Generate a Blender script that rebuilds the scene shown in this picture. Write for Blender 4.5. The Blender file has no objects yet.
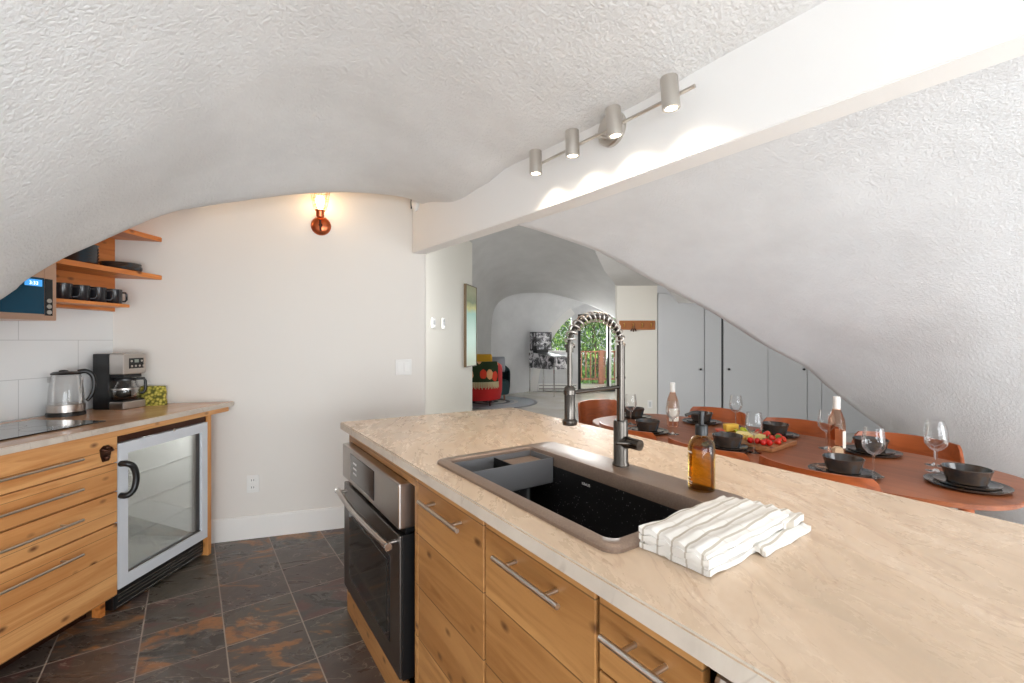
import bpy, bmesh, math, random
import numpy as np
from mathutils import Vector, Matrix, noise
random.seed(7)
SC = bpy.context.scene
COL = SC.collection
PI = math.pi
R = math.radians
# ---------------------------------------------------------------- frames
H = 1.32; F = 455.0; HY = 340.5
A = math.atan((512-190)/F)
S_, C_ = math.sin(A), math.cos(A)
def V(r, d, z=0.0): return Vector((d*S_+r*C_, d*C_-r*S_, z))           # living-room frame: r to the right, d forward
def P(x, y, d): return V((x-512)/F*d, d, H-(y-HY)/F*d)
CO = (-0.388, 3.72); LD = (0.6215813668, 0.7833496055); LN = (0.7833496055, -0.6215813668)
def L(a, o, z=0.0): return Vector((CO[0]+a*LD[0]+o*LN[0], CO[1]+a*LD[1]+o*LN[1], z))  # left run: a along tiled wall, o out of it
IR = R(-91.2)
def I(s, t, z=0.0): return Vector((0.603+s*math.cos(IR)-t*math.sin(IR), 2.312+s*math.sin(IR)+t*math.cos(IR), z))
LR = math.atan2(LD[1], LD[0])
VR = -A
W1 = Vector((0.128, 3.555, 0)); W2 = Vector((0.875, 3.317, 0))
WD = (W2-W1).normalized(); WN = Vector((WD.y, -WD.x, 0)); WR = math.atan2(WD.y, WD.x)   # WN points to the room (towards -y)
# ---------------------------------------------------------------- mesh builder
class MB:
    def __init__(s): s.bm = bmesh.new()
    def _merge(s, b, M=None):
        if M is not None: b.transform(M)
        me = bpy.data.meshes.new('tmp'); b.to_mesh(me); b.free(); s.bm.from_mesh(me); bpy.data.meshes.remove(me); return s
    def box(s, x0, x1, y0, y1, z0, z1, bev=0.0, seg=2, M=None):
        b = bmesh.new(); bmesh.ops.create_cube(b, size=1)
        b.transform(Matrix.Translation(((x0+x1)/2, (y0+y1)/2, (z0+z1)/2)) @ Matrix.Diagonal((abs(x1-x0), abs(y1-y0), abs(z1-z0), 1)))
        if bev > 0: bmesh.ops.bevel(b, geom=b.edges[:], offset=bev, segments=seg, affect='EDGES', profile=0.5)
        return s._merge(b, M)
    def cyl(s, p0, p1, r0, r1=None, seg=24, caps=True):
        r1 = r0 if r1 is None else r1
        p0 = Vector(p0); p1 = Vector(p1); d = p1-p0
        b = bmesh.new(); bmesh.ops.create_cone(b, cap_ends=caps, segments=seg, radius1=r0, radius2=r1, depth=d.length)
        M = Matrix.Translation((p0+p1)/2) @ d.to_track_quat('Z', 'Y').to_matrix().to_4x4()
        return s._merge(b, M)
    def sph(s, c, r, sx=1, sy=1, sz=1, seg=16, M=None):
        b = bmesh.new(); bmesh.ops.create_uvsphere(b, u_segments=seg, v_segments=max(6, seg//2), radius=r)
        b.transform(Matrix.Translation(c) @ Matrix.Diagonal((sx, sy, sz, 1)))
        return s._merge(b, M)
    def lathe(s, prof, c=(0, 0, 0), seg=32, M=None):
        b = bmesh.new(); rings = []
        for r, z in prof:
            if r < 1e-6: rings.append([b.verts.new((0, 0, z))])
            else: rings.append([b.verts.new((r*math.cos(2*PI*k/seg), r*math.sin(2*PI*k/seg), z)) for k in range(seg)])
        for q in range(len(rings)-1):
            a, e = rings[q], rings[q+1]
            for k in range(seg):
                k2 = (k+1) % seg
                if len(a) == 1 and len(e) == 1: continue
                if len(a) == 1: b.faces.new((a[0], e[k2], e[k]))
                elif len(e) == 1: b.faces.new((a[k], a[k2], e[0]))
                else: b.faces.new((a[k], a[k2], e[k2], e[k]))
        T = Matrix.Translation(c)
        return s._merge(b, (M @ T) if M is not None else T)
    def tube(s, pts, r, seg=10, caps=True):
        pts = [Vector(p) for p in pts]; n = len(pts); b = bmesh.new(); rings = []
        up = Vector((0, 0, 1)); t0 = (pts[1]-pts[0]).normalized()
        if abs(t0.dot(up)) > .9: up = Vector((1, 0, 0))
        u = t0.cross(up).normalized()
        for i, p in enumerate(pts):
            t = (pts[min(i+1, n-1)]-pts[max(i-1, 0)]).normalized()
            u = (u - t*u.dot(t)).normalized(); v = t.cross(u)
            rr = r[i] if isinstance(r, (list, tuple)) else r
            rings.append([b.verts.new(p+u*rr*math.cos(2*PI*k/seg)+v*rr*math.sin(2*PI*k/seg)) for k in range(seg)])
        for i in range(n-1):
            for k in range(seg): b.faces.new((rings[i][k], rings[i][(k+1) % seg], rings[i+1][(k+1) % seg], rings[i+1][k]))
        if caps: b.faces.new(rings[0][::-1]); b.faces.new(rings[-1])
        return s._merge(b)
    def prism(s, poly, z0, z1, bev=0.0, M=None):
        b = bmesh.new(); vs = [b.verts.new((x, y, z0)) for x, y in poly]
        f = b.faces.new(vs); r = bmesh.ops.extrude_face_region(b, geom=[f])
        for v in r['geom']:
            if isinstance(v, bmesh.types.BMVert): v.co.z = z1
        bmesh.ops.recalc_face_normals(b, faces=b.faces[:])
        if bev > 0: bmesh.ops.bevel(b, geom=[e for e in b.edges if abs(e.verts[0].co.z-e.verts[1].co.z) < 1e-6], offset=bev, segments=2, affect='EDGES')
        return s._merge(b, M)
    def quad(s, pts):
        vs = [s.bm.verts.new(p) for p in pts]; s.bm.faces.new(vs); return s
    def grid(s, rows, closeu=False):
        g = [[s.bm.verts.new(p) for p in r] for r in rows]
        for i in range(len(g)-1):
            for j in range(len(g[0])-1+(1 if closeu else 0)):
                j2 = (j+1) % len(g[0])
                s.bm.faces.new((g[i][j], g[i][j2], g[i+1][j2], g[i+1][j]))
        return s
    def slab(s, rows, th):
        """a sheet of rows of points thickened straight down by th"""
        n = len(rows); m = len(rows[0])
        top = [[s.bm.verts.new(Vector(p)) for p in r] for r in rows]
        bot = [[s.bm.verts.new(Vector(p)-Vector((0, 0, th))) for p in r] for r in rows]
        for i in range(n-1):
            for j in range(m-1):
                s.bm.faces.new((top[i][j], top[i][j+1], top[i+1][j+1], top[i+1][j])); s.bm.faces.new((bot[i][j], bot[i+1][j], bot[i+1][j+1], bot[i][j+1]))
        for i in range(n-1):
            s.bm.faces.new((top[i][0], top[i+1][0], bot[i+1][0], bot[i][0])); s.bm.faces.new((top[i][-1], bot[i][-1], bot[i+1][-1], top[i+1][-1]))
        for j in range(m-1):
            s.bm.faces.new((top[0][j], bot[0][j], bot[0][j+1], top[0][j+1])); s.bm.faces.new((top[-1][j], top[-1][j+1], bot[-1][j+1], bot[-1][j]))
        return s
    def build(s, name, mat, parent=None, smooth=None, loc=None, rz=0, recalc=True):
        if recalc: bmesh.ops.recalc_face_normals(s.bm, faces=s.bm.faces[:])
        me = bpy.data.meshes.new(name); s.bm.to_mesh(me); s.bm.free()
        o = bpy.data.objects.new(name, me); COL.objects.link(o)
        if mat: me.materials.append(mat)
        if smooth is not None:
            for p in me.polygons: p.use_smooth = True
            if smooth < 179: me.set_sharp_from_angle(angle=R(smooth))
        if parent: o.parent = parent
        if loc is not None: o.location = loc
        o.rotation_euler = (0, 0, rz)
        return o
def tag(o, label=None, cat=None, group=None, kind=None):
    if label: o['label'] = label
    if cat: o['category'] = cat
    if group: o['group'] = group
    if kind: o['kind'] = kind
    return o
def thing(name, label, cat, loc=(0, 0, 0), rz=0.0, group=None):
    o = bpy.data.objects.new(name, None); COL.objects.link(o); o.empty_display_size = .05
    o.location = loc; o.rotation_euler = (0, 0, rz)
    return tag(o, label, cat, group)
def struct(o): o['kind'] = 'structure'; return o
def copy_tree(o, parent=None):
    c = o.copy(); COL.objects.link(c); c.parent = parent
    for ch in [x for x in list(COL.objects) if x.parent == o]: copy_tree(ch, c)
    return c
def dup(root, loc, rz, label, group=None):
    r = copy_tree(root); r.location = loc; r.rotation_euler = (0, 0, rz); r['label'] = label
    if group: r['group'] = group
    return r
# ---------------------------------------------------------------- materials
def lin(c):
    return tuple(((v/255)/12.92 if v/255 <= .04045 else ((v/255+.055)/1.055)**2.4) for v in c)+(1,)
def pm(name, col, rough=.5, metal=0, **k):
    m = bpy.data.materials.new(name); m.use_nodes = True
    b = m.node_tree.nodes['Principled BSDF']
    b.inputs['Base Color'].default_value = lin(col); b.inputs['Roughness'].default_value = rough; b.inputs['Metallic'].default_value = metal
    for kk, v in k.items():
        b.inputs[kk.replace('_', ' ')].default_value = v
    return m
class N:
    def __init__(s, m): s.m = m; s.t = m.node_tree; s.b = s.t.nodes['Principled BSDF']
    def n(s, typ, **k):
        x = s.t.nodes.new(typ)
        for a, v in k.items():
            if a == 'inp':
                for i, val in v.items():
                    if isinstance(val, bpy.types.NodeSocket): s.t.links.new(val, x.inputs[i])
                    else: x.inputs[i].default_value = val
            else: setattr(x, a, v)
        return x
    def math(s, op, a, b=0.0, c=None):
        d = {0: a, 1: b}
        if c is not None: d[2] = c
        return s.n('ShaderNodeMath', operation=op, inp=d).outputs[0]
    def ramp(s, fac, stops, interp='LINEAR'):
        x = s.n('ShaderNodeValToRGB', inp={0: fac}); cr = x.color_ramp; cr.interpolation = interp
        while len(cr.elements) < len(stops): cr.elements.new(.5)
        for e, (p, c) in zip(cr.elements, stops): e.position = p; e.color = c if len(c) == 4 else lin(c)
        return x.outputs[0]
    def mix(s, f, a, b, mode='MIX'):
        x = s.n('ShaderNodeMix', data_type='RGBA', blend_type=mode)
        for sock, val in ((x.inputs[0], f), (x.inputs[6], a), (x.inputs[7], b)):
            if isinstance(val, bpy.types.NodeSocket): s.t.links.new(val, sock)
            else: sock.default_value = val if not isinstance(val, tuple) or len(val) == 4 else lin(val)
        return x.outputs[2]
    def noise(s, vec, scale, detail=4, rough=.5, dist=0): return s.n('ShaderNodeTexNoise', inp={'Vector': vec, 'Scale': scale, 'Detail': detail, 'Roughness': rough, 'Distortion': dist}).outputs[0]
    def coord(s, k='Object'): return s.n('ShaderNodeTexCoord').outputs[k]
    def map(s, v, scale=(1, 1, 1), rot=(0, 0, 0), loc=(0, 0, 0)): return s.n('ShaderNodeMapping', inp={0: v, 'Scale': scale, 'Rotation': rot, 'Location': loc}).outputs[0]
    def bump(s, h, strength=.3, dist=.01):
        x = s.n('ShaderNodeBump', inp={'Height': h, 'Strength': strength, 'Distance': dist}); s.t.links.new(x.outputs[0], s.b.inputs['Normal'])
    def col(s, sock): s.t.links.new(sock, s.b.inputs['Base Color'])
    def rough(s, sock): s.t.links.new(sock, s.b.inputs['Roughness'])
M = {}
def plaster(name, col, bs=1.0, sc=1.0):
    m = pm(name, col, .85); n = N(m); v = n.coord()
    a = n.noise(v, 8*sc, 5, .6, .3); b = n.noise(v, 75*sc, 5, .6, .35)
    c = n.ramp(b, [(.35, (0, 0, 0, 1)), (.62, (1, 1, 1, 1))])
    h = n.math('ADD', n.math('MULTIPLY', a, 1.6), n.math('MULTIPLY', c, .45))
    n.bump(h, .55*bs, .012)
    w = n.ramp(n.noise(v, 3.0, 4, .6), [(.3, tuple(int(x*.95) for x in col)), (.75, col)])
    n.col(w)
    return m
M['plaster'] = plaster('white_plaster', (236, 236, 235), 1.0)
M['plaster2'] = plaster('grey_white_plaster', (228, 230, 232), .6, 1.3)
M['dome'] = plaster('grey_dome_plaster', (198, 197, 195), .35, .4)
M['vault'] = plaster('pale_vault_plaster', (225, 225, 225), .3, .4)
M['wall'] = pm('white_wall_paint', (226, 221, 214), .6)
M['beam'] = pm('beam_paint', (238, 237, 235), .55)
M['trim'] = pm('trim_paint', (236, 234, 230), .4)
M['cream'] = pm('cream_wall_paint', (220, 216, 206), .6)
M['closet'] = pm('grey_door_paint', (198, 199, 200), .5)
M['black'] = pm('black_plastic', (18, 18, 19), .35)
M['blackgloss'] = pm('black_glass', (8, 8, 10), .06, 0, Coat_Weight=.6)
M['steel'] = pm('brushed_steel', (185, 178, 172), .28, 1)
M['steeld'] = pm('dark_steel', (118, 112, 108), .3, 1)
M['nickel'] = pm('brushed_nickel', (205, 200, 193), .32, 1)
M['chrome'] = pm('chrome', (215, 213, 210), .12, 1)
M['gun'] = pm('gunmetal', (86, 81, 76), .25, 1)
M['copper'] = pm('copper', (196, 110, 74), .3, 1)
M['brass'] = pm('brass', (200, 160, 90), .3, 1)
M['whitep'] = pm('white_plastic', (232, 230, 226), .4)
M['fridgew'] = pm('fridge_white', (214, 217, 222), .4)
def glassm(name, col=(255, 255, 255), rough=.0, ior=1.45):
    return pm(name, col, rough, 0, Transmission_Weight=1.0, IOR=ior)
M['glass'] = glassm('clear_glass')
def pane(name, tint=(1, 1, 1, 1), refl=1.0):
    m = bpy.data.materials.new(name); m.use_nodes = True; t = m.node_tree; t.nodes.clear()
    o = t.nodes.new('ShaderNodeOutputMaterial'); mx = t.nodes.new('ShaderNodeMixShader'); tr = t.nodes.new('ShaderNodeBsdfTransparent'); g = t.nodes.new('ShaderNodeBsdfGlossy')
    tr.inputs[0].default_value = tint; g.inputs['Roughness'].default_value = .02; g.inputs[0].default_value = (1, 1, 1, 1)
    f = t.nodes.new('ShaderNodeFresnel'); f.inputs[0].default_value = 1.45
    mm = t.nodes.new('ShaderNodeMath'); mm.operation = 'MULTIPLY'; mm.inputs[1].default_value = refl; t.links.new(f.outputs[0], mm.inputs[0])
    t.links.new(mm.outputs[0], mx.inputs[0]); t.links.new(tr.outputs[0], mx.inputs[1]); t.links.new(g.outputs[0], mx.inputs[2]); t.links.new(mx.outputs[0], o.inputs[0])
    return m
M['pane'] = pane('window_pane')
M['thin'] = pane('thin_glass', (.985, .985, .985, 1), .5)
M['fpane'] = pane('fridge_pane', (.96, .97, .97, 1), .8)
def wood(name, light, dark, knot, axis='x', plank=.0, gscale=1.0, rough=.4, knots=1.0):
    m = pm(name, light, rough); n = N(m); v = n.coord()
    sc = {'x': (1.2, 14, 14), 'y': (14, 1.2, 14), 'z': (14, 14, 1.2)}[axis]
    sep = n.n('ShaderNodeSeparateXYZ', inp={0: v})
    if plank:
        ax = {'x': 2, 'y': 2, 'z': 0}[axis]
        q = n.math('FLOOR', n.math('DIVIDE', sep.outputs[ax], plank))
        wn = n.n('ShaderNodeTexWhiteNoise', noise_dimensions='1D', inp={'W': q})
        v2 = n.n('ShaderNodeVectorMath', operation='MULTIPLY_ADD', inp={0: wn.outputs['Color'], 1: (3, 3, 3), 2: v}).outputs[0]
    else: v2 = v
    g = n.noise(n.map(v2, tuple(a*gscale for a in sc)), 1.6, 6, .6, 1.2)
    g2 = n.noise(n.map(v2, tuple(a*.4*gscale for a in sc)), 1.1, 2, .5, .5)
    c = n.ramp(g, [(.3, dark), (.55, light), (.8, tuple(min(255, int(x*1.06)) for x in light))])
    c = n.mix(n.ramp(g2, [(.35, (.55,)*3+(1,)), (.6, (0, 0, 0, 1))]), c, dark)
    if plank:
        c = n.mix(n.math('MULTIPLY', wn.outputs['Value'], .35), c, dark)
        fr = n.math('FRACT', n.math('DIVIDE', sep.outputs[ax], plank))
        line = n.math('LESS_THAN', fr, .02)
        c = n.mix(n.math('MULTIPLY', line, .75), c, tuple(int(x*.45) for x in dark))
    if knots:
        ks = {'x': (5, 9, 9), 'y': (9, 5, 9), 'z': (9, 9, 5)}[axis]
        vo = n.n('ShaderNodeTexVoronoi', inp={'Vector': n.map(v2, ks), 'Scale': 1.6})
        kf = n.ramp(vo.outputs['Distance'], [(.05, (knots,)*3+(1,)), (.2, (0, 0, 0, 1))])
        c = n.mix(kf, c, knot)
    n.col(c); n.bump(g, .08, .005)
    return m
M['pine'] = wood('honey_pine', (228, 172, 112), (196, 130, 72), (92, 48, 24), 'x', .1, 1.0, .4, .9)
M['pinei'] = wood('knotty_pine', (194, 144, 88), (148, 98, 50), (80, 44, 22), 'x', .17, .8, .4, .9)
M['pinez'] = wood('pine_post', (214, 150, 86), (180, 110, 56), (96, 48, 22), 'z')
M['shelf'] = wood('shelf_pine', (222, 142, 72), (188, 104, 44), (90, 44, 18), 'x')
M['table'] = wood('walnut_table', (158, 92, 56), (128, 68, 38), (90, 40, 22), 'y', 0, .6, .4, 0)
M['chair'] = wood('walnut_veneer', (176, 92, 48), (132, 64, 32), (90, 40, 22), 'x', 0, .9, .32, 0)
M['deckwood'] = wood('deck_wood', (156, 96, 62), (120, 70, 44), (80, 40, 20), 'z', 0, 1, .6, 0)
# stone worktop
def stone(name, base, vein, pale, rough=.22):
    m = pm(name, base, rough); n = N(m); v = n.map(n.coord(), (1, 1, 1), (0, 0, R(28)))
    w = n.n('ShaderNodeVectorMath', operation='MULTIPLY_ADD', inp={0: n.n('ShaderNodeTexNoise', inp={'Vector': v, 'Scale': 1.8, 'Detail': 3}).outputs['Color'], 1: (.22, .22, .22), 2: v}).outputs[0]
    big = n.noise(n.map(w, (1.3, 5.5, 2)), 1.5, 7, .62, .3)
    c = n.ramp(big, [(.3, tuple(int(x*.93) for x in base)), (.5, base), (.7, pale)])
    cl = n.noise(n.map(w, (.6, 1.5, 1)), 9, 6, .7, .3)
    c = n.mix(n.ramp(cl, [(.35, (0, 0, 0, 1)), (.85, (.28, .28, .28, 1))]), c, vein)
    vn = n.math('ABSOLUTE', n.math('SUBTRACT', n.noise(n.map(w, (1.2, 6, 2)), 1.3, 5, .55, .6), .5))
    c = n.mix(n.ramp(vn, [(.0, (.65, .65, .65, 1)), (.014, (0, 0, 0, 1))]), c, vein)
    n.col(c); n.rough(n.ramp(cl, [(.3, (rough,)*3+(1,)), (.8, (rough+.15,)*3+(1,))]))
    return m
M['stone'] = stone('beige_quartzite', (210, 185, 158), (182, 152, 126), (218, 196, 172))
M['stonel'] = stone('tan_quartzite', (204, 160, 124), (180, 136, 100), (216, 176, 140), .1)
M['sedge'] = stone('honed_edge', (204, 192, 178), (176, 162, 148), (214, 204, 190), .5)
# slate floor: 305 mm tiles
def slate():
    m = pm('slate_tiles', (70, 62, 58), .35); n = N(m); v = n.coord(); sp = n.n('ShaderNodeSeparateXYZ', inp={0: v})
    T = .3045
    u = n.math('DIVIDE', n.math('SUBTRACT', sp.outputs[0], .1275), T); w = n.math('DIVIDE', n.math('SUBTRACT', sp.outputs[1], 2.611), .2985)
    fu, fw = n.math('FLOOR', u), n.math('FLOOR', w)
    cid = n.n('ShaderNodeCombineXYZ', inp={0: fu, 1: fw}).outputs[0]
    wn = n.n('ShaderNodeTexWhiteNoise', noise_dimensions='3D', inp={'Vector': cid})
    v2 = n.n('ShaderNodeVectorMath', operation='MULTIPLY_ADD', inp={0: wn.outputs['Color'], 1: (9, 9, 9), 2: v}).outputs[0]
    v2 = n.map(v2, (1, 1, 1), (0, 0, .5))
    n1 = n.noise(n.map(v2, (3.2, 6.5, 1)), 1.0, 6, .6, 1.2)
    base = n.ramp(wn.outputs['Value'], [(0, (72, 66, 62)), (.3, (92, 82, 72)), (.55, (84, 66, 62)), (.8, (98, 90, 78)), (1, (66, 62, 60))])
    base = n.mix(n.ramp(n.noise(v2, 14, 5, .7), [(.35, (0, 0, 0, 1)), (.75, (.5, .5, .5, 1))]), base, (44, 40, 40))
    sepc = n.n('ShaderNodeSeparateColor', inp={0: wn.outputs['Color']})
    thr = n.math('MULTIPLY_ADD', sepc.outputs[0], .17, .475)
    rf = n.math('MULTIPLY', n.math('SUBTRACT', n1, thr), 14.0); rf = n.n('ShaderNodeClamp', inp={0: rf}).outputs[0]
    rust = n.ramp(n.noise(v2, 11, 5, .6), [(.35, (112, 74, 50)), (.5, (168, 112, 62)), (.65, (132, 98, 66))])
    rust = n.mix(n.math('GREATER_THAN', sepc.outputs[1], .62), rust, (98, 66, 60))
    c = n.mix(n.math('MULTIPLY', rf, .85), base, rust)
    vein = n.math('ABSOLUTE', n.math('SUBTRACT', n.noise(n.map(v2, (2, 5, 1)), 1.6, 4, .5, 1.0), .56))
    c = n.mix(n.ramp(vein, [(0, (.45,)*3+(1,)), (.008, (0, 0, 0, 1))]), c, (186, 172, 156))
    def edge(x):
        f = n.math('FRACT', x); return n.math('MINIMUM', f, n.math('SUBTRACT', 1.0, f))
    e = n.math('MINIMUM', edge(u), edge(w))
    g = n.math('LESS_THAN', e, .0085)
    c = n.mix(g, c, (164, 150, 138)); n.col(c)
    n.rough(n.math('ADD', n.math('MULTIPLY', n1, .5), n.math('MULTIPLY_ADD', g, .4, .06)))
    hh = n.math('SUBTRACT', n.noise(v2, 10, 7, .65, .7), n.math('MULTIPLY', g, .8)); n.bump(hh, .35, .008)
    return m
M['slate'] = slate()
m = pm('polished_concrete', (200, 192, 180), .12); n = N(m); n.col(n.ramp(n.noise(n.coord(), 1.6, 6, .6), [(.3, (178, 170, 158)), (.7, (212, 205, 195))])); M['concrete'] = m
# wall tiles: 600 x 200, half bond; object coordinates are world, so rotate into the wall
def walltile():
    m = pm('white_wall_tile', (228, 230, 230), .25); n = N(m); v = n.coord(); sp = n.n('ShaderNodeSeparateXYZ', inp={0: v})
    row = n.math('DIVIDE', n.math('SUBTRACT', sp.outputs[2], .922), .2); fr = n.math('FLOOR', row)
    off = n.math('MULTIPLY', n.math('MODULO', n.math('ADD', fr, 10.0), 2.0), .3)
    u = n.math('DIVIDE', n.math('ADD', n.math('ADD', sp.outputs[0], .514+6.0), off), .6)
    def edge(x, k):
        f = n.math('FRACT', x); return n.math('MULTIPLY', n.math('MINIMUM', f, n.math('SUBTRACT', 1.0, f)), k)
    e = n.math('MINIMUM', edge(u, .6), edge(row, .2)); g = n.math('LESS_THAN', e, .0017)
    n.col(n.mix(g, (228, 230, 230), (198, 200, 200))); n.bump(n.math('MULTIPLY', g, -1.0), .3, .003)
    return m
M['tile'] = walltile()
m = pm('sink_granite', (24, 22, 22), .32); n = N(m); vo = n.n('ShaderNodeTexVoronoi', inp={'Vector': n.coord(), 'Scale': 95.0})
spk = n.math('MULTIPLY', n.ramp(vo.outputs['Distance'], [(.05, (1, 1, 1, 1)), (.16, (0, 0, 0, 1))]), n.ramp(n.noise(n.coord(), 7, 2), [(.38, (0, 0, 0, 1)), (.6, (1, 1, 1, 1))]))
n.col(n.mix(spk, (22, 20, 21), (200, 196, 200))); M['sinkin'] = m
m = pm('sink_rim_granite', (112, 96, 84), .38, .25); n = N(m); n.col(n.mix(n.ramp(n.noise(n.coord(), 240, 2), [(.45, (0, 0, 0, 1)), (.65, (.35, .35, .35, 1))]), (128, 108, 94), (150, 130, 114))); M['sinkrim'] = m
M['tray'] = pm('grey_insert', (104, 104, 106), .4)
m = pm('stoneware', (46, 44, 46), .22); n = N(m); n.rough(n.math('ADD', .1, 0.0)); n.col(n.ramp(n.noise(n.coord(), 9, 4, .6), [(.3, (40, 42, 46)), (.5, (74, 60, 50)), (.7, (56, 76, 88))])); M['stoneware'] = m
m = pm('dark_bronze', (78, 50, 38), .4, .8); M['bronze'] = m
def towelm():
    m = pm('striped_cotton', (232, 228, 222), .9); n = N(m); sp = n.n('ShaderNodeSeparateXYZ', inp={0: n.coord()})
    f = n.math('FRACT', n.math('DIVIDE', n.math('ADD', sp.outputs[0], n.math('MULTIPLY', sp.outputs[1], .04)), .034))
    a = n.math('LESS_THAN', n.math('ABSOLUTE', n.math('SUBTRACT', f, .5)), .065)
    f2 = n.math('FRACT', n.math('DIVIDE', n.math('ADD', sp.outputs[1], .02), .095)); b = n.math('LESS_THAN', f2, .045)
    c = n.mix(n.math('MULTIPLY', a, .75), (222, 218, 212), (164, 152, 134)); c = n.mix(n.math('MULTIPLY', b, .35), c, (186, 176, 160)); n.col(c)
    n.bump(n.noise(n.coord(), 260, 3), .3, .002); return m
M['towel'] = towelm()
# ================================================================ THE SETTING
def tps(pts, lam=1e-3):
    Pn = np.array(pts, float); n = len(Pn)
    def U(r2): return np.where(r2 > 1e-12, r2*np.log(r2+1e-12), 0)
    d2 = ((Pn[:, None, :2]-Pn[None, :, :2])**2).sum(-1); K = U(d2)+lam*np.eye(n); Q = np.c_[np.ones(n), Pn[:, :2]]
    Am = np.zeros((n+3, n+3)); Am[:n, :n] = K; Am[:n, n:] = Q; Am[n:, :n] = Q.T
    w = np.linalg.solve(Am, np.r_[Pn[:, 2], 0, 0, 0])
    return lambda x, y: float(w[:n] @ U((Pn[:, 0]-x)**2+(Pn[:, 1]-y)**2)+w[n]+w[n+1]*x+w[n+2]*y)
def resample(pts, n):
    pts = [Vector(p) for p in pts]; Ls = [0]
    for a, b in zip(pts, pts[1:]): Ls.append(Ls[-1]+(b-a).length)
    out = []
    for k in range(n):
        t = Ls[-1]*k/(n-1); i = 0
        while i < len(Ls)-2 and Ls[i+1] < t: i += 1
        u = (t-Ls[i])/(Ls[i+1]-Ls[i]); p0 = pts[max(i-1, 0)]; p1 = pts[i]; p2 = pts[i+1]; p3 = pts[min(i+2, len(pts)-1)]
        out.append(.5*((2*p1)+(-p0+p2)*u+(2*p0-5*p1+4*p2-p3)*u*u+(-p0+3*p1-3*p2+p3)*u**3))
    return out
XB = 1.336
# floor
struct(MB().box(-3.2, 1.5, -2.6, 4.6, -.06, 0).build('floor', M['slate']))
struct(MB().prism([tuple(V(r, d).xy) for r, d in ((-4, 4.2), (-6, 14), (9, 14), (12, 5), (6, -4), (1.0, -3))], -.07, -.002).build('floor', M['concrete']))
# kitchen ceiling (a sprayed plaster dome) with its rounded far rim
rimpx = [(-330, 520, 1.12), (-180, 405, 1.35), (0, 300, 1.75), (25, 281, 1.83), (62, 259, 1.94), (100, 242, 2.07), (132, 227.5, 2.18), (152, 219, 2.25), (175, 211.5, 2.33), (194, 208, 2.4), (256, 199, 2.58), (300, 194, 2.72), (350, 192.3, 2.88), (400, 196.5, 3.06)]
rim = [P(*p) for p in rimpx]
junc = []
for x, y in [(431, 202), (452, 202), (463, 198), (477, 189), (492, 180), (500, 172.5), (532, 156), (582, 132), (660, 92), (712, 62), (800, 15)]:
    rr = (x-512)/F; d = XB/(S_+rr*C_); junc.append(P(x, y, d))
rimend = Vector((XB, 2.98, junc[0].z+.02))
ctrl = [tuple(p) for p in rim]+[tuple(p) for p in junc]+[tuple(rimend), (XB, 0, 2.2), (XB, -1.2, 2.2), (XB, -2.2, 2.2),
        (.7, .3, 2.42), (.7, 1.6, 2.44), (0, .2, 2.36), (0, 1.3, 2.36), (.7, -1.5, 2.42), (0, -1.5, 2.34), (-.7, .8, 2.05), (-1.25, .8, 1.55), (-1.7, .8, .85), (-.7, -1, 2.05), (-1.25, -1, 1.55), (-1.75, -1, .8), (.75, 2.3, 2.38)]
zf = tps(ctrl)
rs = resample(rim+[rimend], 90)
def ridge(p, up):  # behind the lip
    return Vector((p.x, p.y, 0))+Vector((.02, .05, 0))*1.0+Vector((0, 0, p.z+up))
rows = []
NV = 70
outn = Vector((-.3, 1, 0)).normalized()
rows.append([Vector((p.x, p.y, 2.8))+outn*.07 if p.x < XB-.01 else Vector((XB, p.y+.05, 2.8)) for p in rs])
for up, fw in ((.10, .065), (.045, .055), (.015, .035)):
    rows.append([Vector((min(p.x+outn.x*fw, XB), p.y+outn.y*fw, p.z+up)) for p in rs])
nr = len(rs)
for j in range(NV+1):
    t = (j/NV)**1.15; row = []
    for i, p in enumerate(rs):
        ex = -2.0+(XB+2.0)*i/(nr-1); ey = -2.2
        x = p.x+(ex-p.x)*t; y = p.y+(ey-p.y)*t
        z = zf(x, y)
        if j == 0: z = p.z
        nz = noise.noise(Vector((x*2.2, y*2.2, 0)))*.012+noise.noise(Vector((x*6, y*6, 3)))*.004
        if 0 < j: z += nz*min(1, j/6)*(0.0 if i == nr-1 else 1)
        row.append(Vector((x, y, z)))
    rows.append(row)
struct(MB().grid(rows).build('ceiling', M['plaster'], smooth=180))
# flat lid over the recess behind the rim
struct(MB().box(-3.2, XB+.1, 1.2, 4.6, 2.8, 2.86).build('ceiling', M['beam']))
# beam
bmz = [(-2.4, 1.919), (.2, 1.921), (1.5, 1.926), (2.3, 1.943), (3.155, 1.963)]
bmm = MB(); bmm.prism([(y, z) for y, z in bmz]+[(3.155, 2.86), (-2.4, 2.86)], XB, XB+.10, .003, Matrix(((0, 0, 1, 0), (1, 0, 0, 0), (0, 1, 0, 0), (0, 0, 0, 1))))
struct(bmm.build('trim_1', M['beam']))
# back wall with rounded end, 110 mm thick
def wl(u, v, z=0): p = W1+WD*u-WN*v; return Vector((p.x, p.y, z))
uend = (Vector((1.436, 3.138, 0))-W1).dot(WD)
struct(MB().prism([tuple(wl(u, v).xy) for u, v in ((-1.3, 0), (uend-.01, 0), (uend, .01), (uend, .11), (-1.3, .11))], 0, 2.8).build('wall_back', M['wall']))
bb = MB(); bb.prism([tuple(wl(u, -v).xy) for u, v in ((-.04, 0), (-.04, .014), (uend+.012, .014), (uend+.012, 0))], 0, .14)
bb.prism([tuple(wl(u, -v).xy) for u, v in ((-.04, 0), (-.04, .010), (uend+.01, .010), (uend+.01, 0))], .14, .15)
struct(bb.build('baseboard_back', M['trim']))
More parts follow.
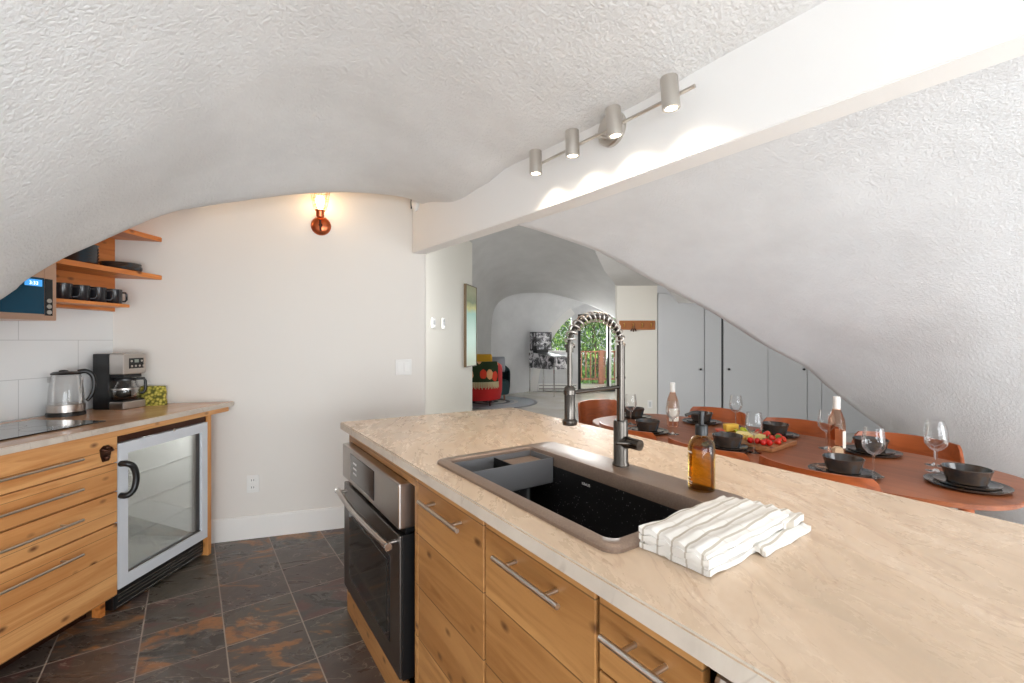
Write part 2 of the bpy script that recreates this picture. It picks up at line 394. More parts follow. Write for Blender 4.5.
# tiled wall
struct(MB().box(-3.3, .0, 0, .1, 0, 2.8).build('wall_left', M['tile'], loc=L(0, 0), rz=LR))
# right plaster slope: arches from the beam down to the floor
def prof(u):  # 0..1 -> (x fraction, height)
    return u
rpx = [(523.8, 226.5), (560, 238), (600, 252.6), (640, 274), (658, 284), (716, 314.5), (768.6, 347.5), (810.7, 370), (830.5, 387.5), (860, 411), (890, 433), (925, 462), (965, 500), (995, 540)]
rd0, rd1 = 2.40, 3.15
rr_ = [Vector((XB+.06, 2.12, 1.99))]+[P(x, y, rd0+(rd1-rd0)*min(1, ((x-523.8)/400))**.8) for x, y in rpx]
last = rr_[-1]; rr_.append(Vector((last.x+.16, last.y-.12, -.02)))
rr_ = [p for p in rr_ if True]
rre = resample(rr_, 80)
near = [Vector((XB+.06, -2.2, 2.02)), Vector((1.8, -2.2, 1.98)), Vector((2.3, -2.2, 1.83)), Vector((2.75, -2.2, 1.5)), Vector((3.05, -2.2, 1.1)), Vector((3.25, -2.2, .6)), Vector((3.35, -2.2, -.02))]
nre = resample(near, 80)
mid = [Vector((XB+.06, .3, 2.02)), Vector((1.9, .3, 1.95)), Vector((2.5, .3, 1.74)), Vector((3.0, .3, 1.36)), Vector((3.32, .3, .95)), Vector((3.5, .3, .5)), Vector((3.58, .3, -.02))]
mre = resample(mid, 80)
rows = []
rows.append([p+Vector((.10, .26, .6)) for p in rre]); rows.append([p+Vector((.05, .12, .08)) for p in rre]); rows.append([p+Vector((.025, .05, .02)) for p in rre])
for j in range(61):
    t = j/60
    row = []
    for p, m_, q in zip(rre, mre, nre):
        # quadratic through p (0), m (.45), q (1)
        a = .45; l0 = (t-a)*(t-1)/((0-a)*(0-1)); l1 = t*(t-1)/(a*(a-1)); l2 = t*(t-a)/(1*(1-a))
        s = p*l0+m_*l1+q*l2
        s.x += (noise.noise(s*2.5)*.018+noise.noise(s*7)*.005)*min(1, t*8) if s.x > XB+.1 else 0
        row.append(s)
    rows.append(row)
struct(MB().grid(rows).build('wall_right', M['plaster2'], smooth=180))
# ---------------------------------------------------------------- living room shell
# partition with painting
pa = V(-1.28, 4.05); pb = V(-.608, 7.1)
pd = (pb-pa).normalized(); pn = Vector((pd.y, -pd.x, 0)); PR = math.atan2(pd.y, pd.x); PLn = (pb-pa).length
poly = [(0, 0), (PLn-.04, 0), (PLn-.012, .012), (PLn, .04), (PLn, .16), (0, .16)]
struct(MB().prism(poly, 0, 2.83).build('wall_partition', M['cream'], loc=pa, rz=PR))
# big grey dome and the pale vault beyond its arch
DA = 10.9
Apx = [(493, 430), (492, 396), (491, 350), (492, 320), (496, 306), (505, 298), (520, 293.5), (545, 293), (565, 297), (582, 302), (600, 309), (620, 320), (640, 333)]
Bpx = [(405, 480), (402, 400), (403, 330), (410, 270), (425, 225), (450, 195), (485, 178), (525, 172), (565, 180), (605, 200), (650, 238), (690, 285), (702, 302)]
Ac = resample([P(x, y, DA) for x, y in Apx], 60); Bc = resample([P(x, y, 5.2) for x, y in Bpx], 60)
rows = []
for j in range(31):
    t = j/30; row = []
    for i_, (a, b) in enumerate(zip(Ac, Bc)):
        p = b.lerp(a, t); kx = max(0, 1-i_/24); tr_ = t**(1+6*kx); q_ = b.lerp(a, tr_); rt = Vector((C_, -S_, 0)); p += rt*((q_-p).dot(rt)); p.z += .22*math.sin(PI*t)*(1 if p.z > 1 else .2); p += Vector((0, 0, noise.noise(p*.9)*.05*math.sin(PI*t)))
        row.append(p)
    rows.append(row)
struct(MB().grid(rows).build('ceiling', M['dome'], smooth=180))
Cpx = [(528, 430), (531, 393), (534, 372), (540, 352), (548, 335), (559, 320), (571, 310), (585, 304), (598, 303), (612, 307), (628, 316), (645, 332), (668, 365), (690, 410)]
DG = 11.85
Cc = resample([P(x, y, DG) for x, y in Cpx], 60)
rows = []
for j in range(25):
    t = j/24; row = []
    for a, c in zip(Ac, Cc):
        p = a.lerp(c, t); p.z += .12*math.sin(PI*t)*(1 if p.z > 1.2 else 0); row.append(p)
    rows.append(row)
struct(MB().grid(rows).build('ceiling', M['vault'], smooth=180))
# end wall with arched window and sliding door
def px(x): return (x-512)/F*DG
def pz(y): return H-(y-HY)/F*DG
ew = MB()
def Vb(mb, r0, r1, d0, d1, z0, z1, bev=0):
    mb.box(r0, r1, d0, d1, z0, z1, bev)
RW0 = px(571.5); RD0 = px(578); ZB = pz(352); ZD = 2.0
Vb(ew, px(527), RW0, DG, DG+.12, 0, ZB); Vb(ew, RW0, RD0, DG, DG+.12, 0, 2.45); Vb(ew, RD0, px(700), DG, DG+.12, ZD, 2.6)
ewo = struct(ew.build('wall_end', M['vault'], rz=VR))
band = MB(); inner = []; outer = []
cl = [(px(531), pz(393)), (px(534), pz(372)), (px(540), pz(352)), (px(548), pz(335)), (px(559), pz(320)), (px(571.5), pz(309.5))]
cs = resample([Vector((x, 0, z)) for x, z in cl], 24)
for i, p in enumerate(cs):
    t = (cs[min(i+1, 23)]-cs[max(i-1, 0)]).normalized(); nn = Vector((t.z, 0, -t.x)); outer.append(p-nn*.05); inner.append(p+nn*.15)
for a, b in ((0, .5), (.5, 1.0)):
    rows = []
    for dd, w in ((DG-.03+.04*a, 0), (DG-.03+.04*a, 1)):
        rows.append([Vector(((o*(1-(a+(b-a)*w))+i_*(a+(b-a)*w)).x, dd, (o*(1-(a+(b-a)*w))+i_*(a+(b-a)*w)).z)) for o, i_ in zip(outer, inner)])
    rows.append([p+Vector((0, .12, 0)) for p in rows[-1]]); rows.append([p+Vector((0, .12, 0)) for p in rows[0]]); rows.append([p.copy() for p in rows[0]])
    band.grid(rows)
struct(band.build('trim_2', M['trim'], rz=VR))
wi = bpy.data.objects.new('window_1', None); COL.objects.link(wi); struct(wi); wi.rotation_euler = (0, 0, VR)
MB().box(px(533), RW0, DG+.07, DG+.075, ZB, 2.5).build('pane', M['pane'], wi)
MB().box(px(533), RW0, DG+.03, DG+.09, ZB-.02, ZB+.04).build('window_sill', M['trim'], wi)
dr = bpy.data.objects.new('door_1', None); COL.objects.link(dr); struct(dr); dr.rotation_euler = (0, 0, VR)
RDM = px(609); RDE = RDM+1.0
fm = MB()
for x0, x1, z0, z1 in ((RD0, RD0+.07, 0, ZD), (RDE, RDE+.06, 0, ZD), (RD0, RDE, ZD-.06, ZD), (RD0, RDE, 0, .07), (RDM-.05, RDM, 0, ZD)): fm.box(x0, x1, DG-.02, DG+.08, z0, z1, .004)
fm.build('door_frame', M['black'], dr)
MB().box(RDM+.005, RDM+.06, DG+.0, DG+.06, .06, ZD-.06, .004).build('sliding_stile', M['trim'], dr)
MB().box(RD0+.05, RDM-.03, DG+.03, DG+.036, .06, ZD-.05).build('pane', M['pane'], dr); MB().box(RDM, RDE, DG+.05, DG+.056, .06, ZD-.05).build('pane', M['pane'], dr)
# closet wall
CW = 6.5
hw = MB(); hw.box(1.5, 2.075, CW, CW+.1, 0, 2.12); struct(hw.build('wall_hooks', M['cream'], rz=VR))
cwm = MB(); cwm.box(2.075, 7.5, CW+.03, CW+.13, 0, 2.12); cwm.box(2.075, 7.5, CW, CW+.03, 2.0, 2.12)
cwm.box(2.755, 2.99, CW, CW+.03, 0, 2.0); cwm.box(4.225, 4.42, CW, CW+.03, 0, 2.0); cwm.box(4.43, 7.5, CW, CW+.03, 0, 2.0)
struct(cwm.build('wall_closet', M['closet'], rz=VR))
struct(MB().box(2.992, 3.012, CW-.003, CW+.032, 0, 2.0).build('trim_3', M['black'], rz=VR))
for k, (r0, r1, kr) in enumerate(((2.088, 2.742, 2.686), (3.022, 3.655, 3.086), (3.662, 4.213, 4.157))):
    e = bpy.data.objects.new('door_%d' % (k+2), None); COL.objects.link(e); struct(e); e.location = V((r0+r1)/2, CW, 0); e.rotation_euler = (0, 0, VR); w = (r1-r0)/2
    MB().box(-w, w, .0, .028, .012, 1.988, .003).build('door_panel', M['closet'], e)
    kx = kr-(r0+r1)/2
    MB().cyl((kx, 0, .91), (kx, -.02, .91), .008).sph((kx, -.028, .91), .017).build('door_knob', M['black'], e, smooth=60)
struct(MB().quad([V(1.62, 6.62, 0), V(3.5, 12, 0), V(3.5, 12, 2.8), V(1.62, 6.62, 2.8)]).build('wall_side', M['vault']))
struct(MB().grid([[V(r, CW+.02, 2.1) for r in (1.5, 3, 5, 7.5)], [V(r, 5.9, 2.22) for r in (1.2, 3, 5, 7.5)], [V(r, 5.0, 2.75) for r in (.7, 2.8, 5, 7.5)], [V(r, 3.6, 3.25) for r in (-1.4, 2.5, 5, 7.5)]]).build('ceiling', M['dome'], smooth=180))
# outer lid and flank walls of the living room (closed room)
struct(MB().prism([tuple(V(r, d).xy) for r, d in ((-3.2, 3.3), (-3.2, 12.2), (8, 12.2), (8, 1.5), (2, 1.2), (1.2, 2.2))], 3.35, 3.42).build('ceiling', M['dome']))  # lid added over the dome to block sky light
struct(MB().quad([V(-2.6, 3.4, 0), V(-2.6, 12, 0), V(-2.6, 12, 3.4), V(-2.6, 3.4, 3.4)]).build('wall_far', M['dome']))
struct(MB().quad([V(7.5, 6.6, 0), V(7.5, 1.5, 0), V(7.5, 1.5, 3.4), V(7.5, 6.6, 3.4)]).build('wall_east', M['dome']))
struct(MB().quad([V(-2.6, 12, 0), V(px(529), 12, 0), V(px(529), 12, 3.4), V(-2.6, 12, 3.4)]).build('wall_north', M['dome']))
# baseboard heater line on vault foot
# ---------------------------------------------------------------- outside
tag(MB().box(-1.5, 6.5, DG+.13, 14.2, -.12, -.02).build('deck', M['deckwood'], rz=VR), 'brown timber deck outside the black sliding glass door', 'deck')
rl = thing('deck_railing', 'reddish brown deck railing with vertical balusters outside the glass', 'railing', V(2, 13.9), VR)
MB().box(-3, 4, -.05, .05, .96, 1.0).box(-3, 4, -.02, .02, .12, .17).build('rail', M['deckwood'], rl)
k = -2.95; i = 0
while k < 2.2:
    MB().box(k, k+.035, -.018, .018, .1, .97).build('baluster', M['deckwood'], rl); k += .145
for x in (-1.25, .72): MB().box(x-.075, x+.075, -.075, .075, -.02, 1.02, .006).build('post', M['deckwood'], rl)
mg = []
for nm, c in (('leaf_bright', (150, 190, 80)), ('leaf_mid', (84, 138, 52)), ('leaf_dark', (40, 84, 34))):
    mm = pm(nm, c, .6); mm.node_tree.nodes['Principled BSDF'].inputs['Subsurface Weight'].default_value = 0
    mg.append(mm)
barkm = pm('bark', (96, 78, 62), .9)
def tree(label, r, d, h, rad, seed, nleaf, cz, zr):
    rnd = random.Random(seed); t = thing('leafy_tree', label, 'tree', V(r, d, -1.2), VR, None)
    MB().tube([(0, 0, 0), (.05, 0, h*.4), (-.05, .05, h*.8)], [.14, .1, .04]).build('trunk', barkm, t, smooth=60)
    bm = bmesh.new(); cols = []
    for _ in range(nleaf):
        u, v, w = rnd.gauss(0, .42), rnd.gauss(0, .3), rnd.uniform(-1, 1)
        p = Vector((u*rad, v*rad, cz+w*zr)); s = rnd.uniform(.05, .11)
        q = Matrix.Rotation(rnd.uniform(0, 6.3), 3, 'Z') @ Matrix.Rotation(rnd.uniform(-1.3, 1.3), 3, 'X')
        vs = [bm.verts.new(p+q @ Vector(c)*s) for c in ((-.4, 0, 0), (0, -.9, .1), (.4, 0, 0), (0, .9, .1))]
        f = bm.faces.new(vs); f.material_index = rnd.choice((0, 0, 1, 1, 2))
    me = bpy.data.meshes.new('foliage'); bm.to_mesh(me); bm.free()
    for mm in mg: me.materials.append(mm)
    o = bpy.data.objects.new('foliage', me); COL.objects.link(o); o.parent = t
tree('broad leafy green tree seen through the sliding glass door', 3.0, 16.6, 4.2, 1.7, 3, 9000, 2.6, 2.3)
tree('sunlit yellow-green tree seen through the triangular arched window', 1.2, 16.0, 3.6, 1.2, 5, 4200, 2.3, 1.8)
tree('dense dark tree farthest back, behind the two nearer trees', 2.6, 19.0, 5.5, 3.6, 9, 11000, 2.9, 3.0)
tag(MB().box(-16, 20, 14.3, 44, -1.25, -1.2).build('lawn', mg[1], rz=VR), 'green ground below the deck outside', 'ground', kind='stuff')
# ================================================================ ISLAND
Z0 = .92
def isl(name, mat, mb, **k): return mb.build(name, mat, loc=I(0, 0), rz=IR, **k)
def rrect(x0, x1, y0, y1, r, n=6):
    out = []
    for cx, cy, a0 in ((x1-r, y1-r, 0), (x0+r, y1-r, 90), (x0+r, y0+r, 180), (x1-r, y0+r, 270)):
        for k in range(n+1): a = R(a0+90*k/n); out.append((cx+r*math.cos(a), cy+r*math.sin(a)))
    return out
# worktop with the sink cut-out: built from four slabs welded in one mesh
SX0, SX1, SY0, SY1 = .968, 1.71, .093, .542
def tb(s): return .975-(s-.07)*.0253
wt = MB(); TH = .033
b = bmesh.new()
outer = [(0, 0), (.07, .975), (3.3, tb(3.3)), (3.3, 0)]
inn = [(SX0, SY0), (SX0, SY1), (SX1, SY1), (SX1, SY0)]
pts = {}
def gv(p, z): 
    k = (round(p[0], 4), round(p[1], 4), z)
    if k not in pts: pts[k] = b.verts.new((p[0], p[1], z))
    return pts[k]
def yb(s): return (tb(s) if s >= .07 else s/.07*.975)
cols = [0.07, SX0, SX1, 3.3]
for z, fl in ((Z0, 1), (Z0-TH, 0)):
    fs = [[(0, 0), (.07, 0), (.07, .975)]]
    for a, c in ((.07, SX0), (SX1, 3.3)):
        fs.append([(a, 0), (c, 0), (c, SY0), (c, SY1), (c, yb(c)), (a, yb(a))] if a == .07 else [(a, 0), (c, 0), (c, yb(c)), (a, yb(a)), (a, SY1), (a, SY0)])
    fs.append([(SX0, 0), (SX1, 0), (SX1, SY0), (SX0, SY0)]); fs.append([(SX0, SY1), (SX1, SY1), (SX1, yb(SX1)), (SX0, yb(SX0))])
    for f in fs: b.faces.new([gv(p, z) for p in (f if fl else f[::-1])])
bmesh.ops.recalc_face_normals(b, faces=b.faces[:])
for e in [e for e in b.edges if len(e.link_faces) == 1 and e.verts[0].co.z > .9]:
    p, q = e.verts; kk = lambda v: (round(v.co.x, 4), round(v.co.y, 4), Z0-TH)
    if kk(p) in pts and kk(q) in pts: b.faces.new((p, q, pts[kk(q)], pts[kk(p)]))
bmesh.ops.recalc_face_normals(b, faces=b.faces[:])
be = [e for e in b.edges if abs(e.verts[0].co.z-Z0) < 1e-4 and abs(e.verts[1].co.z-Z0) < 1e-4 and any(abs(f.normal.z) < .1 for f in e.link_faces)]
bmesh.ops.bevel(b, geom=be, offset=.004, segments=2, affect='EDGES')
wt._merge(b)
wo = wt.build('island_worktop', M['stone'], loc=I(0, 0), rz=IR)
wo.data.materials.append(M['sedge'])
for p in wo.data.polygons:
    if abs(p.normal.z) < .3: p.material_index = 1
tag(wo, 'long pale beige stone worktop with soft veins covering the kitchen island', 'worktop')
FP = .03   # cabinet face setback from the worktop edge
# --- oven housing
t = thing('oven_cabinet', 'knotty pine housing around the built-in oven at the far end of the island', 'cabinet', I(0, 0), IR)
c = MB(); c.box(.03, .055, FP+.005, .6, .0, Z0-TH-.002); c.box(.868, .884, FP+.005, .6, .0, Z0-TH-.002); c.box(.03, .884, .56, .6, 0, Z0-TH-.002)
c.build('carcass', M['pinei'], t)
MB().box(.056, .867, FP+.005, FP+.03, .828, Z0-TH-.002).build('top_rail', M['pinei'], t)
MB().box(.03, .884, FP-.005, FP+.004, .0, .14).build('kickboard', M['pinei'], t)
MB().box(.885, .905, FP, FP+.02, .0, Z0-TH-.002, .002).build('filler_strip', M['pinei'], t)
# --- oven
t = thing('wall_oven', 'built-in stainless steel oven with dark glass door under the worktop end', 'oven', I(.064, FP, .150), IR); t.scale = (.978, 1, 1)
MB().box(.01, .755, .0, .5, .0, .68).build('body', M['black'], t)
cp = MB(); cp.box(0, .778, -.035, .03, .522, .680, .006); cp.build('control_panel', M['steel'], t)
cpo = [o for o in COL.objects if o.name.startswith('control_panel')][-1]
MB().box(.15, .50, -.0375, -.034, .545, .66, .001).build('display', M['blackgloss'], cpo)
for q in range(9): MB().box(.205+(q % 3)*.018, .217+(q % 3)*.018, -.0385, -.037, .58+(q//3)*.022, .588+(q//3)*.022).build('button', M['whitep'], cpo)
dd = MB(); dd.box(0, .765, -.028, .008, .0, .495, .004); do = dd.build('oven_door', M['steeld'], t)
MB().box(.10, .665, -.030, -.026, .08, .395, .001).build('window', M['blackgloss'], do)
MB().box(.13, .635, -.0315, -.029, .10, .37, .001).build('inner_window', pm('oven_glass', (30, 28, 26), .08, 0), do)
hn = MB(); pts_ = [(.02+.725*k/20, -.062-.012*math.sin(PI*k/20), .462) for k in range(21)]
hn.tube(pts_, .0115, 14)
for x in (.05, .715): hn.cyl((x, -.025, .462), (x, -.066, .462), .008)
hn.build('handle', M['steel'], do, smooth=50)
for x in (.02, .745): MB().cyl((x-.004 if x < .1 else x, -.063, .462), (x if x < .1 else x+.006, -.063, .462), .013).build('handle_cap', M['chrome'], do, smooth=50)
MB().box(.767, .775, -.02, .03, .0, .50, .001).build('side_trim', M['black'], t)
# --- island cabinets
def bar_handle(mb, x0, x1, z, y, r=.006, legs=None):
    mb.cyl((x0, y-.035, z), (x1, y-.035, z), r, seg=14)
    for x in (legs or (x0+.045, x1-.045)): mb.cyl((x, y, z), (x, y-.035, z), r*.8, seg=12)
def icab(name, s0, s1, label, fronts, hx):
    t = thing(name, label, 'cabinet', I(s0, 0), IR); w = s1-s0
    MB().box(.0, .018, FP+.022, .6, .1, .66).box(w-.018, w, FP+.022, .6, .1, .66).box(0.018, w-.018, .58, .6, .1, .66).box(.018, w-.018, FP+.022, .58, .1, .118).build('carcass', M['pinei'], t)
    MB().box(0, w, FP+.05, FP+.07, 0, .098).build('kickboard', M['black'], t)
    for nm, z0, z1, hz in fronts:
        f = MB().box(.003, w-.003, FP, FP+.02, z0, z1, .002).build(nm, M['pinei'], t)
        if hz:
            h = MB(); bar_handle(h, hx[0]-s0, hx[1]-s0, hz, FP); h.build('handle', M['nickel'], f, smooth=50)
icab('base_cabinet', .906, 1.335, 'knotty pine island cupboard between the oven and the wider cupboard, one bar handle', [('door', .105, Z0-TH-.006, .820)], (.993, 1.256))
icab('base_cabinet', 1.338, 1.731, 'knotty pine island cupboard under the sink with a long bar handle', [('door', .105, Z0-TH-.006, .820)], (1.432, 1.665))
icab('drawer_cabinet', 1.735, 1.945, 'narrow knotty pine drawer unit nearest the camera on the island', [('drawer', .735, Z0-TH-.006, .822), ('drawer', .425, .730, .66), ('drawer', .105, .420, .35)], (1.775, 1.925))
t = thing('dishwasher', 'stainless steel appliance under the nearest end of the island worktop', 'dishwasher', I(1.95, 0), IR)
MB().box(.01, .6, .06, .58, .1, .872).box(.05, .56, .12, .5, 0, .1).build('body', M['black'], t); MB().box(.012, .6, FP-.012, .06, .12, .868, .012).build('door', M['steel'], t)
tag(isl('island_back_panel', M['pinei'], MB().box(.04, 3.2, .66, .685, 0, Z0-TH-.002)), 'pine panel closing the dining side of the island', 'panel')
# --- sink
t = thing('sink', 'dark granite composite drop-in sink with a bronze-brown rim in the island', 'sink', I(.944, .070, Z0), IR)
W_, D_ = .788, .492
def ringmesh(o, i, z0, z1, zi):
    mb = MB(); n = len(o)
    rows = [[Vector((x, y, -.0)) for x, y in o], [Vector((x, y, z1-.004)) for x, y in o], [Vector((x+(W_/2-x)*.012, y+(D_/2-y)*.018, z1)) for x, y in o], [Vector((x+(x-W_/2)*.012, y+(y-D_/2)*.018, z1)) for x, y in i], [Vector((x, y, z1-.004)) for x, y in i], [Vector((x, y, zi)) for x, y in i]]
    return mb.grid(rows, True)
ro = rrect(0, W_, 0, D_, .033); ri = rrect(.037, .752, .036, .368, .026)
ringmesh(ro, ri, 0, .011, -.03).build('rim', M['sinkrim'], t, smooth=40)
rw = [[Vector((x, y, -.03)) for x, y in ri], [Vector((x, y, -.2)) for x, y in rrect(.042, .747, .041, .363, .026)], [Vector((x, y, -.225)) for x, y in rrect(.065, .724, .064, .340, .02)]]
bs = MB().grid(rw, True); bs.bm.faces.new([v for v in bs.bm.verts][-len(ri):]); bso = bs.build('basin', M['sinkin'], t, smooth=50)
MB().lathe([(0, .0), (.03, 0), (.042, .003), (.045, 0)], (.4, .2, -.2245)).build('drain', M['gun'], bso, smooth=40)
MB().box(.06, .7, .0375, .0415, -.024, -.019).build('ledge', M['sinkrim'], bso)
def text_mesh(body, size, name, mat, parent, loc, rot, extrude=.0003, align='CENTER'):
    c = bpy.data.curves.new('tmp', 'FONT'); c.body = body; c.size = size; c.extrude = extrude; c.align_x = align
    o = bpy.data.objects.new('tmp', c); COL.objects.link(o); dg = bpy.context.evaluated_depsgraph_get(); dg.update()
    me = bpy.data.meshes.new_from_object(o.evaluated_get(dg)); bpy.data.objects.remove(o); me.materials.clear(); me.materials.append(mat)
    r = bpy.data.objects.new(name, me); COL.objects.link(r); r.parent = parent; r.location = loc; r.rotation_euler = rot; return r
text_mesh('KRAUS', .012, 'lettering', M['whitep'], bso, (.33, .3655, -.055), (R(90), 0, 0))
# lift-out tray
tr = MB(); x0, x1, y0, y1, zt, zb = .004, .134, .003, .328, .0, -.085
tr.box(x0, x1, y0, y1, zb, zb+.003); tr.box(x0, x0+.003, y0, y1, zb, zt); tr.box(x1-.003, x1, y0, y1, zb, zt); tr.box(x0, x1, y0, y0+.003, zb, zt); tr.box(x0, x1, y1-.003, y1, zb, zt)
tt = thing('sink_tray', 'grey plastic drop-in tray with a divider at the far end of the sink', 'tray', I(.944+.037, .070+.036, Z0+.0), IR)
tr.build('bin', M['tray'], tt)
MB().box(x0+.003, x1-.003, .168, .172, zb, zt-.004).build('divider', M['black'], tt)
MB().box(x0+.004, x1-.004, .176, y1-.004, -.024, -.018, .002).build('lid', M['sinkrim'], tt)
# --- faucet
t = thing('kitchen_faucet', 'tall gunmetal spring-neck faucet with pull-down spray head at the sink', 'faucet', I(1.337, .524, Z0+.011), IR+R(1.5))
# local: x along s (toward near end), y into island; head hangs at y=-.205
MB().lathe([(0, 0), (.026, 0), (.026, .006), (.0225, .012), (.0225, .135), (.021, .14), (0, .14)]).build('base', M['gun'], t, smooth=40)
MB().cyl((0, 0, .139), (0, 0, .375), .0125).cyl((0, 0, .27), (0, 0, .276), .0145).build('riser', M['gun'], t, smooth=40)
hd = MB().cyl((0, 0, .075), (.075, .0, .075), .0165); hd.cyl((.0, 0, .075), (.03, 0, .075), .019); hd.build('valve', M['gun'], t, smooth=40)
MB().cyl((.05, 0, .075), (.035, -.055, .082), .0055).sph((.035, -.055, .082), .0065).build('lever', M['gun'], t, smooth=60)
HY_ = -.216
arc = []
for k in range(41):
    a = PI*k/40; arc.append(Vector((0, HY_/2+(-HY_/2)*math.cos(a), .375+.085*math.sin(a)*1.0)))
down = [Vector((0, HY_, .375-.02*k)) for k in range(1, 9)]
path = arc+down
MB().tube(path, .0075, 12).build('hose', M['gun'], t, smooth=60)
sp_ = []; nn = 15*16; arcs = resample(arc, nn+1)
for k in range(nn+1):
    p = arcs[k]; tt_ = (arcs[min(k+1, nn)]-arcs[max(k-1, 0)]).normalized(); u = Vector((1, 0, 0)); v = tt_.cross(u); a = 2*PI*k/15
    sp_.append(p+u*.0145*math.cos(a)+v*.0145*math.sin(a))
MB().tube(sp_, .0024, 6).build('spring', M['steel'], t, smooth=60)
MB().cyl((0, HY_, .368), (0, HY_, .378), .0155).cyl((0, HY_, .355), (0, HY_, .37), .011).build('collar', M['gun'], t, smooth=40)
MB().lathe([(0, 0), (.02, 0), (.021, .004), (.021, .012), (.0155, .018), (.0155, .105), (.0115, .11), (.0085, .112), (0, .112)], (0, HY_, .149)).build('spray_head', M['gun'], t, smooth=40)
MB().cyl((0, 0, .245), (0, HY_+.012, .24), .006).lathe([(.0135, 0), (.0175, 0), (.0175, .012), (.0135, .012)], (0, HY_, .236)).build('docking_arm', M['gun'], t, smooth=40)
# --- soap bottle
t = thing('soap_bottle', 'amber glass soap bottle with black pump on the sink rim', 'bottle', I(1.614, .526, Z0+.011), IR); t.scale = (1.05, 1.05, 1.03)
amb = pane('amber_glass', (.86, .74, .42, 1), .8)
MB().lathe([(0, 0), (.030, 0), (.032, .003), (.032, .105), (.029, .12), (.020, .131), (.013, .135), (.013, .142), (0, .142)]).build('bottle_body', amb, t, smooth=50)
liq = pane('soap_liquid', (.80, .60, .27, 1), .1)
MB().lathe([(0, 0), (.028, 0), (.028, .100), (0, .100)], (0, 0, .004)).build('liquid', liq, t, smooth=50)
MB().lathe([(0, 0), (.015, 0), (.015, .022), (.0135, .025), (.006, .026), (.006, .05), (0, .05)], (0, 0, .138)).build('pump_collar', M['black'], t, smooth=40)
MB().cyl((0, 0, .185), (0, 0, .198), .0075).tube([(0, 0, .193), (-.012, -.02, .194), (-.02, -.036, .188)], .004, 8).build('pump_spout', M['black'], t, smooth=50)
lb = MB(); 
for z0, w in ((.094, .8), (.03, .55), (.022, .9), (.017, .85)):
    rows = []
    for zz in (z0, z0+(.004 if z0 > .05 else .0022)): rows.append([Vector((.0324*math.cos(R(-122)+w*(k/12-.5)), .0324*math.sin(R(-122)+w*(k/12-.5)), zz)) for k in range(13)])
    lb.grid(rows)
lb.build('printed_label', M['whitep'], t)
# --- folded towel
t = thing('folded_towel', 'white cotton kitchen towel with tan stripes folded beside the sink', 'towel', I(1.806, .318, Z0+.0), IR+R(2)); t.scale = (.90, .93, 1.15)
def sheet(x0, x1, y0, y1, z, th, seed, curl=0):
    rows = []
    for i in range(26):
        row = []
        for j in range(40):
            u = i/25; v = j/39; x = x0+(x1-x0)*u; y = y0+(y1-y0)*v
            zz = z+noise.noise(Vector((x*22, y*14, seed)))*.004+noise.noise(Vector((x*60, y*40, seed+3)))*.0012+.0022*math.sin(x*2*PI/.034)
            e = min(u, 1-u, v*2.2, (1-v)*2.2); zz -= max(0, .06-e)**1*.06
            row.append(Vector((x+noise.noise(Vector((y*16, seed, 0)))*.006, y+noise.noise(Vector((x*16, seed, 5)))*.006, max(zz, th+.0006)))) 
        rows.append(row)
    return rows
for k, (x0, x1, y0, y1, z) in enumerate(((-.085, .075, -.185, .165, .0115), (-.088, .07, -.183, .155, .020), (-.086, .072, -.186, .158, .0285), (-.088, .066, -.184, .15, .037))):
    MB().slab(sheet(x0, x1, y0, y1, z, .009, k*7), .0085).build('fold', M['towel'], t, smooth=60)
MB().slab(sheet(.035, .095, -.02, .195, .013, .008, 31), .008).build('fold', M['towel'], t, smooth=60)
MB().slab(sheet(-.06, .08, .10, .195, .028, .012, 41), .011).build('fold', M['towel'], t, smooth=60)
# ================================================================ LEFT RUN
ZL = .92
# worktop polygon in (a,o) -> local (x=a, y=-o)
def Lo(mb, name, mat, **k): return mb.build(name, mat, loc=L(0, 0), rz=LR, **k)
cpoly = [(-3.0, 0.002), (0.0, .002)]
cpoly += [(.376*.60-.002, .60), (.225, .612), (.215, .628), (.198, .635), (-3.0, .635)]
lw = MB(); lw.prism([(a, -o) for a, o in cpoly], ZL-.027, ZL, .003)
lwo = Lo(lw, 'counter_worktop', M['stonel']); lwo.data.materials.append(M['sedge'])
for p in lwo.data.polygons:
    if abs(p.normal.z) < .3: p.material_index = 1
tag(lwo, 'tan stone worktop along the tiled wall, above the pine drawers and small fridge', 'worktop')
tag(Lo(MB().box(-2.9, .17, -.622, -.02, ZL-.056, ZL-.0275), 'worktop_batten', M['pine']), 'thin pine batten directly under the tiled-wall worktop', 'batten')
t = thing('drawer_unit', 'honey pine four-drawer unit under the cooktop, left of the small fridge', 'cabinet', L(-.590, 0), LR)
MB().box(-.85, 0, -.575, -.02, .1, ZL-.058).build('carcass', M['pine'], t); MB().box(-.85, -.03, -.47, -.45, 0, .099).build('kickboard', M['bronze'], t)
MB().box(-.03, -.008, -.545, -.5, 0, .099).build('foot', M['shelf'], t)
for z0, z1, hz in ((.737, .866, .80), (.598, .732, .668), (.448, .593, .535), (.098, .441, .383)):
    f = MB().box(-.85, -.001, -.60, -.576, z0, z1, .002).build('drawer', M['pine'], t)
    h = MB(); bar_handle(h, -.80, -.197, hz, -.60, .0055, (-.70, -.26)); h.build('handle', M['nickel'], f, smooth=50)
t = thing('drawer_unit', 'honey pine base unit at the far left edge, beside the four-drawer unit', 'cabinet', L(-1.445, 0), LR)
MB().box(-1.2, 0, -.575, -.02, .1, ZL-.058).build('carcass', M['pine'], t); MB().box(-1.2, 0, -.60, -.576, .1, ZL-.058, .002).build('door', M['pine'], t)
t = thing('bottle_opener', 'dark bronze wall-mount bottle opener on the top pine drawer', 'bottle opener', L(-.653, .6, .785), LR)
